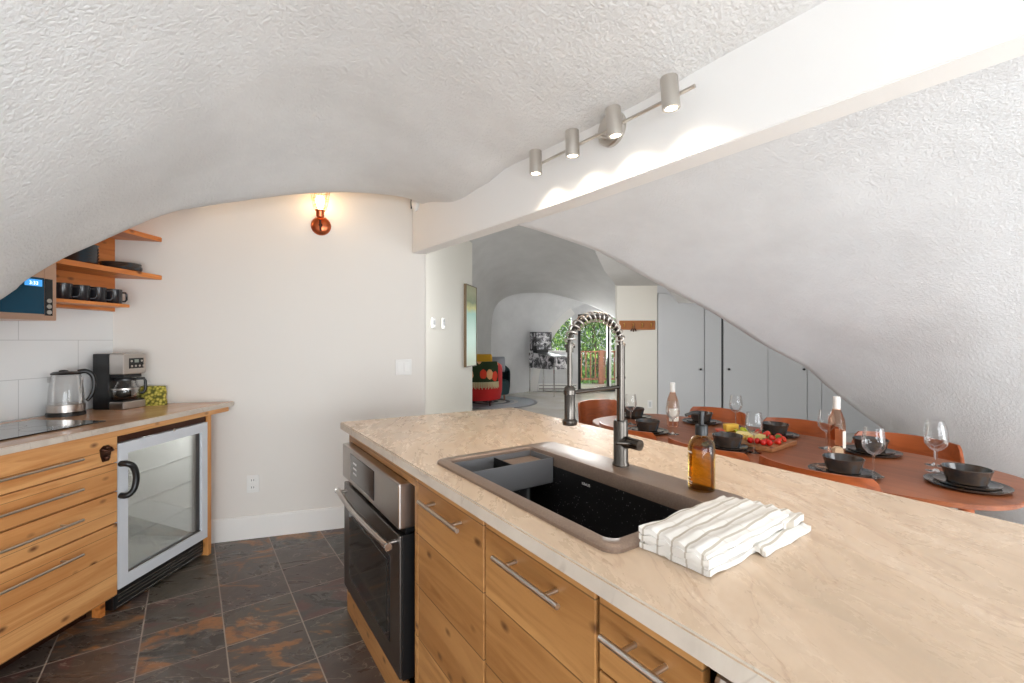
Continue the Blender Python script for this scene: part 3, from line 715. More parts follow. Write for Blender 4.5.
b_ = MB(); b_.prism([(-.016, -.03), (.016, -.03), (.026, 0), (.03, .03), (.012, .045), (-.012, .045), (-.03, .03), (-.026, 0)], 0, .006, .002, Matrix.Rotation(R(90), 4, 'X'))
b_.build('plate', M['bronze'], t)
b_ = MB(); b_.tube([(-.022, -.008, .03), (-.012, -.028, .02), (.012, -.028, .02), (.022, -.008, .03)], .005, 8).sph((0, -.012, .035), .011).sph((0, -.01, -.012), .012); b_.build('jaw', M['bronze'], t, smooth=60)
# fridge
t = thing('mini_fridge', 'white glass-door beverage fridge under the worktop end', 'fridge', L(-.288, 0), LR)
HWF = .297
MB().box(-HWF+.004, -HWF+.03, -.545, -.03, .02, .86).box(HWF-.03, HWF-.004, -.545, -.03, .02, .86).box(-HWF+.03, HWF-.03, -.06, -.03, .02, .86).box(-HWF+.03, HWF-.03, -.545, -.06, .83, .86).box(-HWF+.03, HWF-.03, -.545, -.06, .1, .13).build('cabinet_shell', M['whitep'], t)
MB().box(-HWF, HWF, -.588, -.546, .824, .866).build('top_trim', M['bronze'], t)
MB().box(-HWF+.002, HWF-.002, -.575, -.5, .012, .112, .004).build('grille', M['black'], t)
MB().box(-HWF+.01, HWF-.01, -.58, -.576, .022, .028).box(-HWF+.02, HWF-.02, -.578, -.5755, .045, .049).box(-HWF+.02, HWF-.02, -.578, -.5755, .062, .066).box(-HWF+.02, HWF-.02, -.578, -.5755, .079, .083).build('grille_strip', M['chrome'], t)
d_ = MB(); z0, z1 = .117, .821
for x0, x1, a, b2 in ((-HWF, -HWF+.052, z0, z1), (HWF-.045, HWF, z0, z1), (-HWF+.052, HWF-.045, z1-.055, z1), (-HWF+.052, HWF-.045, z0, z0+.055)): d_.box(x0, x1, -.60, -.55, a, b2)
dof = d_.build('door', M['fridgew'], t)
MB().box(-HWF+.052, HWF-.045, -.585, -.581, z0+.055, z1-.055).build('door_glass', M['fpane'], dof)
gk = MB(); gk.box(HWF-.075, HWF-.045, -.583, -.56, z0+.055, z1-.055); gk.box(-HWF+.052, HWF-.045, -.59, -.585, z0+.055, z0+.061); gk.build('gasket', M['steeld'], dof)
hm = MB(); hm.tube(resample([Vector((-HWF+.012, -.598, .722)), Vector((-HWF+.016, -.63, .722)), Vector((-HWF+.036, -.644, .70)), Vector((-HWF+.046, -.648, .645)), Vector((-HWF+.036, -.644, .59)), Vector((-HWF+.016, -.63, .568)), Vector((-HWF+.012, -.598, .568))], 22), .0145, 10); hm.build('handle', M['black'], dof, smooth=60)
MB().cyl((0.04, -.602, .822), (0.04, -.60, .822), .009).build('lock', M['chrome'], dof)
for z in (.31, .47, .62):
    s_ = MB(); s_.box(-HWF+.035, HWF-.035, -.53, -.524, z-.004, z+.004)
    for k in range(9): s_.cyl((-HWF+.04+k*.062, -.527, z), (-HWF+.04+k*.062, -.08, z), .0016, seg=6)
    s_.build('shelf', M['whitep'], t)
tag(Lo(MB().box(.014, .042, -.60, -.02, 0, ZL-.058, .002), 'end_panel', M['pinez']), 'upright pine end panel to the right of the small fridge', 'panel')
# cooktop
t = thing('cooktop', 'black glass cooktop set in the tan worktop', 'cooktop', L(-.54, .492, ZL), LR)
MB().box(-.78, 0, 0, .38, .0, .006, .002).build('glass_top', M['blackgloss'], t)
rg = MB()
for x, y, r in ((-.2, .1, .075), (-.2, .27, .06), (-.55, .1, .06), (-.55, .26, .08)): rg.lathe([(r-.0012, .0062), (r+.0012, .0062)], (x, y, 0), 40)
rg.build('burner_ring', M['gun'], t)
# kettle
t = thing('electric_kettle', 'glass electric kettle with black lid and handle beside the tiled wall', 'kettle', L(-.372, .1, ZL), R(5))
t.scale = (1.02, 1.02, 1.05)
MB().lathe([(0, 0), (.078, 0), (.078, .016), (.07, .02), (0, .02)]).build('power_base', M['black'], t, smooth=40)
MB().lathe([(0, .0), (.074, .0), (.0745, .036), (.07, .038), (0, .038)], (0, 0, .0205)).build('metal_band', M['steel'], t, smooth=40)
MB().lathe([(.0725, 0), (.071, .05), (.064, .115), (.058, .150), (.0565, .150), (.0625, .115), (.0695, .05), (.071, 0)], (0, 0, .059)).build('glass_body', M['thin'], t, smooth=60)
MB().lathe([(0, 0), (.059, 0), (.061, .006), (.05, .014), (.0, .017)], (0, 0, .208)).sph((-.01, 0, .226), .012, 1.6, 1, .5).build('lid', M['black'], t, smooth=50)
hh = MB(); hp = [(.045, 0, .218), (.075, 0, .222), (.098, 0, .205), (.108, 0, .17), (.106, 0, .125), (.094, 0, .088), (.078, 0, .068)]
hh.tube(resample([Vector(p) for p in hp], 24), [.013-.005*k/23 for k in range(24)], 10); hh.build('handle', M['black'], t, smooth=60)
MB().box(.056, .064, -.012, .012, .06, .19, .002).build('handle_spine', M['steeld'], t)
MB().prism([(-.012, -.012), (.0, -.024), (.0, .024)], 0, .03).build('spout', M['thin'], t, loc=(-.058, 0, .17))
# coffee maker
t = thing('coffee_maker', 'black and steel drip coffee maker with glass carafe in the counter corner', 'coffee maker', L(.0, .05, ZL), LR+R(0))
# local: back wall at y=0, front at y=-.25 ; width x 0..0.17 -> shift
X0, X1, YF = -.18, -.03, -.190
MB().box(X0, X1, -.10, -.0, .0, .322, .005).build('water_tank', M['black'], t)
MB().box(X0, X1, YF, -.10, .202, .322, .006).build('brew_head', M['steel'], t)
MB().box(X0, X1, YF, -.10, .0, .045, .006).build('warming_base', M['steel'], t)
MB().box(X0+.004, X1-.004, YF+.006, -.10, .045, .052).build('hot_plate', M['black'], t)
MB().box(X0+.015, X1-.015, -.175, -.10, .182, .202).build('filter_outlet', M['black'], t)
pn_ = MB().box(X0+.035, X1-.02, YF-.003, YF+.002, .236, .296, .001).build('control_panel', M['black'], t)
MB().box(X0+.068, X1-.055, YF-.0045, YF-.003, .27, .288).build('screen', pm('grey_screen', (150, 160, 150), .3), pn_)
for q in range(4): MB().cyl((X0+.05+q*.026, YF-.005, .25), (X0+.05+q*.026, YF-.003, .25), .006, seg=12).build('button', M['nickel'], pn_)
for q in (X0+.048, X1-.034): MB().cyl((q, YF-.005, .279), (q, YF-.003, .279), .006, seg=12).build('button', M['nickel'], pn_)
cxx, cyy = (X0+X1)/2-.002, -.132
cf = MB().lathe([(0, .0), (.052, 0), (.066, .015), (.069, .058), (.056, .098), (.050, .112), (.0485, .112), (.0545, .098), (.0675, .058), (.0645, .016), (.05, .002), (0, .002)], (cxx, cyy, .053)).build('carafe', M['thin'], t, smooth=60)
MB().lathe([(0, 0), (.062, .0), (.0665, .014), (0, .016)], (cxx, cyy, .055)).build('coffee', pm('black_coffee', (30, 18, 12), .1), cf, smooth=40)
MB().lathe([(.050, 0), (.052, 0), (.052, .012), (.02, .016), (0, .016)], (cxx, cyy, .164)).build('carafe_lid', M['black'], cf, smooth=40)
MB().lathe([(.0695, 0), (.0705, 0), (.0705, .009), (.0695, .009)], (cxx, cyy, .112)).build('carafe_band', M['steel'], cf, smooth=40)
ca, sa = math.cos(R(-48)), math.sin(R(-48))
MB().tube([(cxx+ca*q_, cyy+sa*q_, z_) for q_, z_ in ((.05, .172), (.085, .172), (.092, .155), (.092, .10), (.08, .085), (.068, .088))], .008, 8).build('carafe_handle', M['black'], cf, smooth=60)
# patterned cloth
m = pm('leaf_print_cloth', (150, 150, 50), .9); n = N(m); n.col(n.ramp(n.n('ShaderNodeTexVoronoi', inp={'Vector': n.coord(), 'Scale': 60.0}).outputs['Distance'], [(.30, (206, 190, 96)), (.5, (158, 150, 56)), (.72, (92, 90, 36))])); M['cloth'] = m
t = thing('patterned_pouch', 'yellow-green leaf-print cloth pouch behind the coffee maker, against the white wall', 'pouch', L(.025, .235, ZL), WR)
rows = []
for i in range(15):
    row = []
    for j in range(28):
        a = 2*PI*j/28; z = .112*i/14; sx = .072-.004*i/14+.004*noise.noise(Vector((math.cos(a)*2, math.sin(a)*2, z*30))); sy = .034*(1-.75*(i/14)**1.5)
        row.append(Vector((sx*math.copysign(abs(math.cos(a))**.6, math.cos(a)), sy*math.copysign(abs(math.sin(a))**.8, math.sin(a))+.004*noise.noise(Vector((a*2, z*40, 3))), z)))
    rows.append(row)
pc = MB().grid(rows, True); pc.build('bag', M['cloth'], t, smooth=60)
MB().box(-.066, .066, -.006, .006, .109, .118, .002).build('seam', M['cloth'], t)
# shelves
def shelf(name, label, a0, a1, o, z, th=.026):
    return tag(MB().box(a0, a1, -o, -.019, z-th, z, .002).build(name, M['shelf'], loc=L(0, 0), rz=LR), label, 'shelf')
tag(MB().prism([(-1.4, -.002), (-.002, -.002), (-.006, -.018), (-1.4, -.018)], 1.498, 2.3).build('shelf_backboard', M['shelf'], loc=L(0, 0), rz=LR), 'pine board on the wall behind the open shelves', 'board')
def shelfp(label, z, th, a0=-1.4):
    return tag(MB().prism([(a0, -.019), (.004, -.019), (.375*.24-.003, -.24), (a0, -.24)], z-th, z, .002).build('wall_shelf', M['shelf'], loc=L(0, 0), rz=LR), label, 'shelf')
shelfp('topmost pine wall shelf, partly hidden by the plaster ceiling edge', 1.972, .028); shelfp('middle pine wall shelf holding stacks of dark plates', 1.732, .028)
tag(MB().box(-.66, -.14, -.24, -.02, 1.512, 1.530, .002).build('wall_shelf', M['shelf'], loc=L(0, 0), rz=LR), 'lowest short pine shelf holding the row of dark mugs', 'shelf')
tag(MB().box(-.66, -.10, -.10, -.004, 1.497, 1.511).build('shelf_cleat', M['shelf'], loc=L(0, 0), rz=LR), 'pine cleat under the lowest shelf with the mugs', 'cleat')
# mugs
mt = pm('mug_glaze', (38, 38, 42), .18)
mug = thing('mug', 'dark glazed mug, rightmost in the row on the lowest shelf', 'mug', L(-.165, .165, 1.531), LR+R(-20), 'dark mugs on the lowest shelf')
MB().lathe([(0, 0), (.036, 0), (.039, .004), (.039, .085), (.036, .085), (.036, .006), (0, .006)]).build('cup', mt, mug, smooth=40)
MB().tube([(.037, 0, .07), (.058, 0, .07), (.064, 0, .06), (.064, 0, .03), (.056, 0, .018), (.037, 0, .018)], .0055, 8).build('handle', mt, mug, smooth=60)
for k, lb_ in enumerate(('second dark mug from the right on the lowest shelf', 'third dark mug from the right on the lowest shelf', 'leftmost visible dark mug on the lowest shelf, next to the microwave')):
    dup(mug, L(-.262-.094*k, .165, 1.531), LR+R(-50), lb_)
# plates on shelf
def plate_mb(r, h, seg=40):
    return MB().lathe([(0, 0), (r*.62, 0), (r*.7, .003), (r*.97, .006), (r, h), (r*.97, h), (r*.93, .010), (r*.66, .0065), (0, .0065)], seg=seg)
grp = 'dark plates stacked at the right end of the middle shelf'
nm_ = ['lowest', 'second from the bottom', 'middle', 'second from the top', 'topmost']
for k in range(5):
    o = plate_mb(.098, .013).build('dinner_plate', M['stoneware'], loc=L(-.075+random.uniform(-.006, .006), .128, 1.733+k*.0085), rz=random.random(), smooth=40)
    tag(o, 'dark plate in the low right-hand stack on the middle shelf, %s' % nm_[k], 'plate', grp)
bn = ['lowest', 'second from the bottom', 'third from the bottom', 'third from the top', 'second from the top', 'topmost']
for k in range(6):
    o = MB().lathe([(0, 0), (.05, 0), (.07, .006), (.078, .022), (.0755, .022), (.067, .009), (0, .005)]).build('shallow_bowl', M['stoneware'], loc=L(-.345, .15, 1.733+k*.0165), smooth=40)
    tag(o, 'dark shallow bowl in the tall shelf stack above the mugs, %s' % bn[k], 'bowl', 'dark bowls stacked on the middle shelf')
# microwave
t = thing('microwave', 'steel-framed microwave with dark blue door under the plaster ceiling edge', 'microwave', L(-.665, .02, 1.412), LR)
mwf = pm('rose_steel', (206, 170, 148), .3, .9)
MB().box(-.6, 0, -.335, 0, .0, .30, .003).build('body', mwf, t)
MB().box(-.6, -.053, -.352, -.336, .0, .30, .002).build('door', mwf, t); mdo = [o for o in COL.objects if o.parent == t][-1]
MB().box(-.56, -.054, -.3545, -.352, .028, .192, .001).build('door_glass', pm('blue_black_glass', (14, 62, 84), .12, 0), mdo)
MB().box(-.051, 0, -.352, -.336, .0, .30, .002).build('control_frame', mwf, t); mco = [o for o in COL.objects if o.parent == t][-1]
MB().box(-.051, -.018, -.3545, -.352, .022, .19, .001).build('control_strip', M['blackgloss'], mco)
for k in range(3): MB().cyl((-.034, -.357, .038+.026*k), (-.034, -.354, .038+.026*k), .010, seg=16).build('button', M['nickel'], mco)
em = pm('display_blue', (70, 150, 220), .4); em.node_tree.nodes['Principled BSDF'].inputs['Emission Color'].default_value = lin((60, 150, 225)); em.node_tree.nodes['Principled BSDF'].inputs['Emission Strength'].default_value = .7
MB().box(-.135, -.065, -.3565, -.3545, .152, .182).build('clock_display', em, mdo)
ew_ = pm('digit_glow', (230, 245, 255), .4); ew_.node_tree.nodes['Principled BSDF'].inputs['Emission Color'].default_value = (1, 1, 1, 1); ew_.node_tree.nodes['Principled BSDF'].inputs['Emission Strength'].default_value = 1.0
text_mesh('3:33', .022, 'clock_digits', ew_, mdo, (-.1, -.357, .158), (R(90), 0, 0))
# ---------------------------------------------------------------- back wall fittings
def wallfit(u, z): p = wl(u, 0, z); return p
def wu(x): # pixel column to u on back wall
    rr = (x-512)/F; dx, dy = S_+rr*C_, C_-rr*S_
    det = dx*(-WD.y)+WD.x*dy; tt = (W1.x*(-WD.y)+WD.x*W1.y)/det
    return (Vector((dx*tt, dy*tt, 0))-W1).dot(WD)
t = thing('power_outlet', 'white double power outlet low on the white back wall', 'outlet', wallfit(wu(253), .362), WR)
MB().box(-.037, .037, -.006, 0, -.058, .058, .003).build('cover_plate', M['whitep'], t)
for s in (-1, 1):
    o = MB().box(-.017, .017, -.009, -.006, s*.024-.015, s*.024+.015, .004).build('socket', M['trim'], t)
    MB().box(-.008, -.005, -.0098, -.009, s*.024-.004, s*.024+.008).box(.005, .008, -.0098, -.009, s*.024-.004, s*.024+.008).build('slot', M['black'], o)
t = thing('light_switch', 'white double rocker light switch on the back wall beside the opening', 'switch', wallfit(wu(403.5), 1.125), WR)
MB().box(-.058, .058, -.006, 0, -.058, .058, .003).build('cover_plate', M['whitep'], t)
for s in (-1, 1): MB().box(s*.024-.017, s*.024+.017, -.010, -.006, -.034, .034, .002).build('rocker', M['trim'], t)
t = thing('smoke_detector', 'small round-edged white detector high at the beam end', 'detector', Vector((XB-.001, 3.075, 2.305)), R(-90))
b_ = MB(); b_.sph((0, -.012, 0), .052, .75, .55, 1.1, 24); b_.build('housing', M['whitep'], t, smooth=60)
MB().box(-.012, -.004, -.042, -.036, -.04, .03).build('vent_slot', M['black'], t)
def sconce(u, z, label, on):
    t = thing('wall_sconce', label, 'wall lamp', wallfit(u, z), WR, 'copper cage wall lamps on the back wall')
    RX = Matrix.Rotation(R(90), 4, 'X')
    MB().lathe([(0, .03), (.03, .028), (.058, .016), (.066, .003), (.066, 0), (0, 0)], M=RX).build('backplate', M['copper'], t, smooth=50)
    MB().tube([(0, -.028, -.035), (0, -.05, -.03), (0, -.055, .03)], .007, 8).sph((0, -.032, 0), .013).build('arm', M['bronze'], t, smooth=60)
    MB().lathe([(0, 0), (.022, 0), (.026, .01), (.026, .035), (.034, .048), (0, .048)], (0, -.06, .045)).build('socket', M['copper'], t, smooth=50)
    cg = MB(); prof_ = [(.036, .095), (.044, .12), (.052, .165), (.060, .215), (.064, .235)]
    for k in range(8):
        a = 2*PI*k/8+.2; cg.tube([(r*math.cos(a), -.06+r*math.sin(a), z_) for r, z_ in prof_], .0018, 6)
    for r, z_ in ((.044, .12), (.052, .165), (.061, .22)): cg.tube([(r*math.cos(2*PI*k/24), -.06+r*math.sin(2*PI*k/24), z_) for k in range(25)], .0018, 6)
    cg.build('cage', M['brass'], t, smooth=60)
    bm_ = pm('bulb_glow', (255, 225, 170), .4); q = bm_.node_tree.nodes['Principled BSDF']; q.inputs['Emission Color'].default_value = (1, .66, .32, 1); q.inputs['Emission Strength'].default_value = 14
    MB().lathe([(0, .0), (.013, 0), (.015, .02), (.026, .055), (.028, .075), (.02, .095), (0, .104)], (0, -.06, .093)).build('bulb', bm_, t, smooth=60)
    l = bpy.data.lights.new('sconce_light', 'POINT'); l.energy = 1.1; l.color = (1, .68, .38); l.shadow_soft_size = .03
    lo = bpy.data.objects.new('sconce_light', l); COL.objects.link(lo); lo.location = wl(u, -.11, z+.15)
sconce(wu(321), 2.118, 'copper cage wall lamp with lit bulb, high in the middle of the white wall', 1)
sconce(wu(184.5), 2.235, 'copper wall lamp almost hidden by the ceiling edge, above the shelves', 1)
# ---------------------------------------------------------------- track light on the beam
t = thing('track_light', 'brushed nickel track light with four spot heads along the beam', 'track light', Vector((XB, 1.21, 2.135)), 0)
MB().lathe([(0, .022), (.06, .022), (.066, .016), (.066, 0), (0, 0)], M=Matrix.Rotation(R(-90), 4, 'Y')).build('canopy', M['nickel'], t, smooth=40)
MB().cyl((-.02, .02, -.03), (-.075, .02, -.035), .008).build('stem', M['nickel'], t)
BX = -.075
def yat(x):
    rr = (x-512)/F; d = (XB+BX)/(S_+rr*C_); return d*C_-d*rr*S_-1.21
yA, yB = yat(541), yat(695)
MB().cyl((BX, yA, -.036), (BX, yB, -.036), .006).build('bar', M['nickel'], t, smooth=40)
glow = pm('spot_lens', (255, 245, 225), .4); q = glow.node_tree.nodes['Principled BSDF']; q.inputs['Emission Color'].default_value = (1, .86, .68, 1); q.inputs['Emission Strength'].default_value = 9
for k, (xp, tx, ty) in enumerate(((541, .02, 0), (578, .05, .03), (620, .12, -.03), (676, .06, -.05))):
    yy = yat(xp); ax = Vector((tx, ty, -1)).normalized(); c0 = Vector((BX-.030, yy, -.042)); 
    Mx = Matrix.Translation(c0) @ (-ax).to_track_quat('Z', 'Y').to_matrix().to_4x4()
    sh = MB().lathe([(.019, -.045), (.0275, -.045), (.0275, .05), (.025, .054), (0, .054)], M=Mx).build('spot_head', M['nickel'], t, smooth=40)
    MB().lathe([(0, -.040), (.0265, -.040), (.0265, -.036), (0, -.036)], M=Mx).build('lens', glow, sh, smooth=40)
    MB().cyl(c0+Vector((.02, 0, 0)), (BX, yy, -.036), .006).build('knuckle', M['nickel'], sh)
    l = bpy.data.lights.new('track_spot', 'SPOT'); l.energy = 7; l.color = (1, .84, .66); l.spot_size = R(125); l.spot_blend = 1.0; l.shadow_soft_size = .025
    lo = bpy.data.objects.new('track_spot', l); COL.objects.link(lo); lo.location = Vector((XB, 1.21, 2.135))+c0+ax*.05
    aim = Vector((.16+tx*.3, ty*.6, -1)); lo.rotation_euler = aim.to_track_quat('-Z', 'Y').to_euler()
# ================================================================ DINING TABLE
TZ = .745
TC = Vector((2.60, 1.325, 0)); TR = R(-3.2)
def se(n, a, b, k, N_=96):
    t = 2*PI*k/N_; c, s = math.cos(t), math.sin(t)
    return (a*math.copysign(abs(c)**(2/n), c), b*math.copysign(abs(s)**(2/n), s))
t = thing('dining_table', 'long walnut dining table with rounded ends beside the island', 'table', TC, TR)
pol = [se(3.4, .46, 1.07, k) for k in range(96)]
MB().prism(pol, TZ-.018, TZ, .003).build('tabletop', M['table'], t)
for x in (-.33, .33):
    for y in (-.85, .85): MB().cyl((x*.9, y*.95, TZ-.02), (x, y, 0), .03, .018).build('leg', M['chair'], t, smooth=50)
MB().box(-.2, .2, -.6, .6, TZ-.09, TZ-.019).build('apron', M['chair'], t)
def make_chair(label):
    t = thing('dining_chair', label, 'chair', (0, 0, 0), 0, 'walnut dining chairs around the table')
    # faces +y ; back at y<0
    rows_o, rows_i = [], []
    for i in range(9):
        v = i/8; ro, ri_ = [], []
        for j in range(33):
            u = j/32*2-1; th = u*R(62); rad = .27
            hw = 1-.0*v
            x = rad*math.sin(th)/math.sin(R(62))*.9; y = -.245+.13*(1-math.cos(th))/(1-math.cos(R(62)))
            top = .800-.008*u*u-.13*max(0, abs(u)-.80)**2/.04*1.0; bot = .55+.03*max(0, abs(u)-.8)/.2
            z = bot+(top-bot)*v
            yy = y-.02*v
            nx, ny = math.sin(th), -math.cos(th)
            ro.append(Vector((x+nx*.006, yy+ny*.006, z))); ri_.append(Vector((x-nx*.006, yy-ny*.006, z)))
        rows_o.append(ro); rows_i.append(ri_)
    ring = [o+i_[::-1] for o, i_ in zip(rows_o, rows_i)]
    mb = MB().grid(ring, True); mb.bm.verts.ensure_lookup_table(); n_ = len(ring[0])
    for base in (0, (len(ring)-1)*n_):
        for j in range(32): mb.bm.faces.new([mb.bm.verts[base+q] for q in (j, j+1, n_-2-j, n_-1-j)])
    mb.build('backrest', M['chair'], t, smooth=50)
    st = MB(); pp = [se(3.2, .225, .21, k, 48) for k in range(48)]; st.prism(pp, .43, .452, .006); st.build('seat', M['chair'], t)
    for sx in (-1, 1):
        MB().cyl((sx*.16, .15, .43), (sx*.2, .19, 0), .017, .011).build('leg', M['chair'], t, smooth=50)
        MB().cyl((sx*.15, -.14, .43), (sx*.2, -.22, 0), .017, .011).build('leg', M['chair'], t, smooth=50)
        MB().cyl((sx*.15, -.16, .43), (sx*.17, -.225, .62), .012).build('back_post', M['chair'], t, smooth=50)
    return t
ch = make_chair('walnut chair back rising at the far-left table end')
ch.location = V(.53, 3.62) + Vector((0, 0, 0)); ch.rotation_euler = (0, 0, R(180)+R(-3))
ch.location = Vector((2.86, 2.60, 0))
for x, y, rz, lb in ((2.30, .82, -90, 'near-side walnut chair closest to the camera, in front of the front glass'), (2.30, 1.31, -90, 'near-side walnut chair behind the soap bottle, middle of the three'), (2.34, 1.86, -90, 'near-side walnut chair seen just right of the faucet'),
                     (2.98, .79, 90, 'far-side walnut chair at the right, against the plaster slope'), (3.03, 1.33, 90, 'far-side walnut chair behind the cheese board'), (3.08, 1.92, 90, 'far-side walnut chair between the rear wine bottle and the rear glass')):
    dup(ch, Vector((x, y, 0)), R(rz-3), lb)
# place settings
bowlp = [(0, 0), (.052, 0), (.060, .003), (.076, .058), (.0735, .0595), (.071, .058), (.057, .008), (0, .005)]
first = {}
def setting(x, y, where, big=.128):
    z = TZ+.001
    def put(kind, mb, zz, lb, grp):
        if kind not in first: o = mb().build(kind, M['stoneware'], smooth=40); first[kind] = o
        else: o = first[kind].copy(); COL.objects.link(o)
        o.location = (x, y, zz); tag(o, lb, kind.split('_')[-1], grp)
    put('dinner_plate', lambda: plate_mb(.128, .013, 48), z, 'large dark stoneware plate '+where, 'dinner plates on the dining table')
    put('salad_plate', lambda: plate_mb(.1, .012, 48), z+.0068, 'smaller dark plate on the large plate '+where, 'salad plates on the dining table')
    put('serving_bowl', lambda: MB().lathe(bowlp, seg=48), z+.0136, 'dark stoneware bowl '+where, 'bowls on the dining table')
# table plates must not reuse the shelf mesh
setting(2.505, .43, 'at the right end of the table')
setting(2.295, .775, 'left of the front wine glass')
setting(2.335, 1.315, 'directly behind the soap bottle')
setting(2.345, 1.84, 'just right of the faucet')
setting(2.84, .84, 'right of the front wine bottle')
setting(2.89, 1.33, 'behind the cheese board')
setting(2.915, 1.83, 'right of the rear wine bottle')
setting(2.70, 2.24, 'at the far-left table end')
# wine glasses
def wineglass(label):
    t = thing('wine_glass', label, 'glass', (0, 0, 0), 0, 'wine glasses on the dining table')
    MB().lathe([(0, 0), (.036, 0), (.0365, .0015), (.012, .005), (.005, .012), (0, .012)], seg=28).build('foot', M['glass'], t, smooth=60)
    MB().cyl((0, 0, .0115), (0, 0, .088), .0036, .004, seg=12).build('stem', M['glass'], t, smooth=60)
    MB().lathe([(0, .086), (.006, .088), (.022, .098), (.038, .118), (.042, .138), (.040, .165), (.034, .205), (.0332, .205), (.0392, .165), (.0411, .138), (.037, .1185), (.0212, .0995), (0, .091)], seg=32).build('glass_bowl', M['thin'], t, smooth=60)
    return t
g0 = wineglass('empty wine glass at the front, right of the nearest chair back')
g0.location = (2.37, .69, TZ+.0005)
for x, y, lb in ((2.675, .555, 'empty wine glass just left of the big bowl at the right end'), (2.80, .585, 'wine glass partly hidden behind the one left of the big bowl'), (2.765, 1.01, 'wine glass immediately left of the front wine bottle'),
                 (2.365, 1.19, 'wine glass in front of the cheese board fruit'), (3.0, 1.63, 'wine glass behind the cheese board, next to the yellow cheese'), (2.42, 1.71, 'wine glass in front of the rear wine bottle'), (2.47, 2.08, 'wine glass right beside the faucet riser')):
    dup(g0, Vector((x, y, TZ+.0005)), 0, lb)
# bottles
rose = pane('rose_wine', (.95, .74, .62, 1), .45); lbl = pm('paper_label', (238, 230, 216), .7); cap = pm('cream_capsule', (240, 236, 230), .4)
def bottle(label, loc):
    t = thing('wine_bottle', label, 'bottle', loc, 0, 'rosé wine bottles on the dining table')
    MB().lathe([(0, .003), (.034, 0), (.0375, .006), (.0375, .15), (.034, .18), (.022, .215), (.0155, .235), (.0145, .285), (0, .285)]).build('bottle_glass', rose, t, smooth=60)
    MB().lathe([(.0155, .0), (.0163, .0), (.0163, .062), (.015, .066), (0, .066)], (0, 0, .228)).build('capsule', cap, t, smooth=50)
    rows = [[Vector((.0382*math.cos(R(a)), .0382*math.sin(R(a)), z)) for a in range(180, 331, 10)] for z in (.04, .125)]
    MB().grid(rows).build('label_paper', lbl, t, smooth=60)
    return t
b0 = bottle('rosé wine bottle with white cap at the back left of the table', (2.63, 1.86, TZ+.0005))
dup(b0, Vector((2.655, .925, TZ+.0005)), R(60), 'rosé wine bottle with white cap at the right, between two glasses')
# cheese board
m = wood('board_wood', (176, 120, 78), (130, 84, 52), (90, 50, 30), 'x', 0)
bx = thing('cheese_board', 'wooden serving board with fruit and cheese in the middle of the table', 'board', (2.575, 1.335, TZ+.0005), R(2))
MB().box(-.155, .155, -.20, .205, 0, .022, .004).build('board', m, bx)
BZ = TZ+.0235
cheese = pm('yellow_cheese', (236, 190, 70), .5, Subsurface_Weight=.2); pale = pm('pale_cheese', (238, 218, 150), .5)
tag(MB().box(-.04, .04, -.02, .02, 0, .045, .004).build('cheese_block', cheese, loc=(2.685, 1.49, BZ), rz=R(-30)), 'orange-yellow cheese block standing at the back of the board', 'cheese')
tag(MB().prism([(-.075, -.02), (.075, -.03), (.07, .02)], 0, .026, .003).build('cheese_wedge', pale, loc=(2.60, 1.33, BZ), rz=R(100)), 'pale cheese wedge in the middle of the board', 'cheese')
grm = pm('green_grape', (186, 190, 50), .25, Subsurface_Weight=.3); tom = pm('cherry_tomato', (196, 26, 18), .18); stm = pm('green_stem', (80, 120, 40), .6)
pos = [(.0, .0), (.02, .005), (-.018, .01), (.005, .022), (.008, -.02), (-.014, -.014), (.03, -.012), (.028, .022), (-.03, -.004), (.0, .04)]
for k, (x, y) in enumerate(pos+[(.006, .004), (-.008, -.004), (.014, .014), (.016, -.008)]):
    zz = .011 if k < len(pos) else .026
    o = MB().sph((0, 0, 0), .0112, 1, 1, 1.12, 12).build('grape', grm, loc=(2.655+x, 1.40+y, BZ+zz+.0012), smooth=180)
    tag(o, 'green grape in the small bunch beside the cheese block on the board', 'grape', 'green grapes on the cheese board')
for k, (x, y) in enumerate(((2.455, 1.255), (2.463, 1.222), (2.457, 1.189), (2.475, 1.166), (2.50, 1.192))):
    o = thing('cherry_tomato', ['leftmost cherry tomato at the front edge of the cheese board', 'second cherry tomato from the left at the front edge of the board', 'middle cherry tomato at the front edge of the board', 'cherry tomato nearest the board corner, before the strawberries', 'cherry tomato just behind the front row on the board'][k], 'tomato', (x, y, BZ), 0, 'cherry tomatoes on the cheese board')
    MB().sph((0, 0, .0165), .0165, 1, 1, .97, 16).build('fruit', tom, o, smooth=180)
    MB().cyl((0, 0, .031), (.002, .002, .038), .0012, seg=6).build('stem', stm, o)
strw = pm('strawberry_red', (214, 44, 26), .3); n = N(strw); vo = n.n('ShaderNodeTexVoronoi', inp={'Vector': n.coord(), 'Scale': 190.0}); n.col(n.mix(n.ramp(vo.outputs[0], [(.1, (1, 1, 1, 1)), (.25, (0, 0, 0, 1))]), (212, 40, 24), (240, 180, 90)))
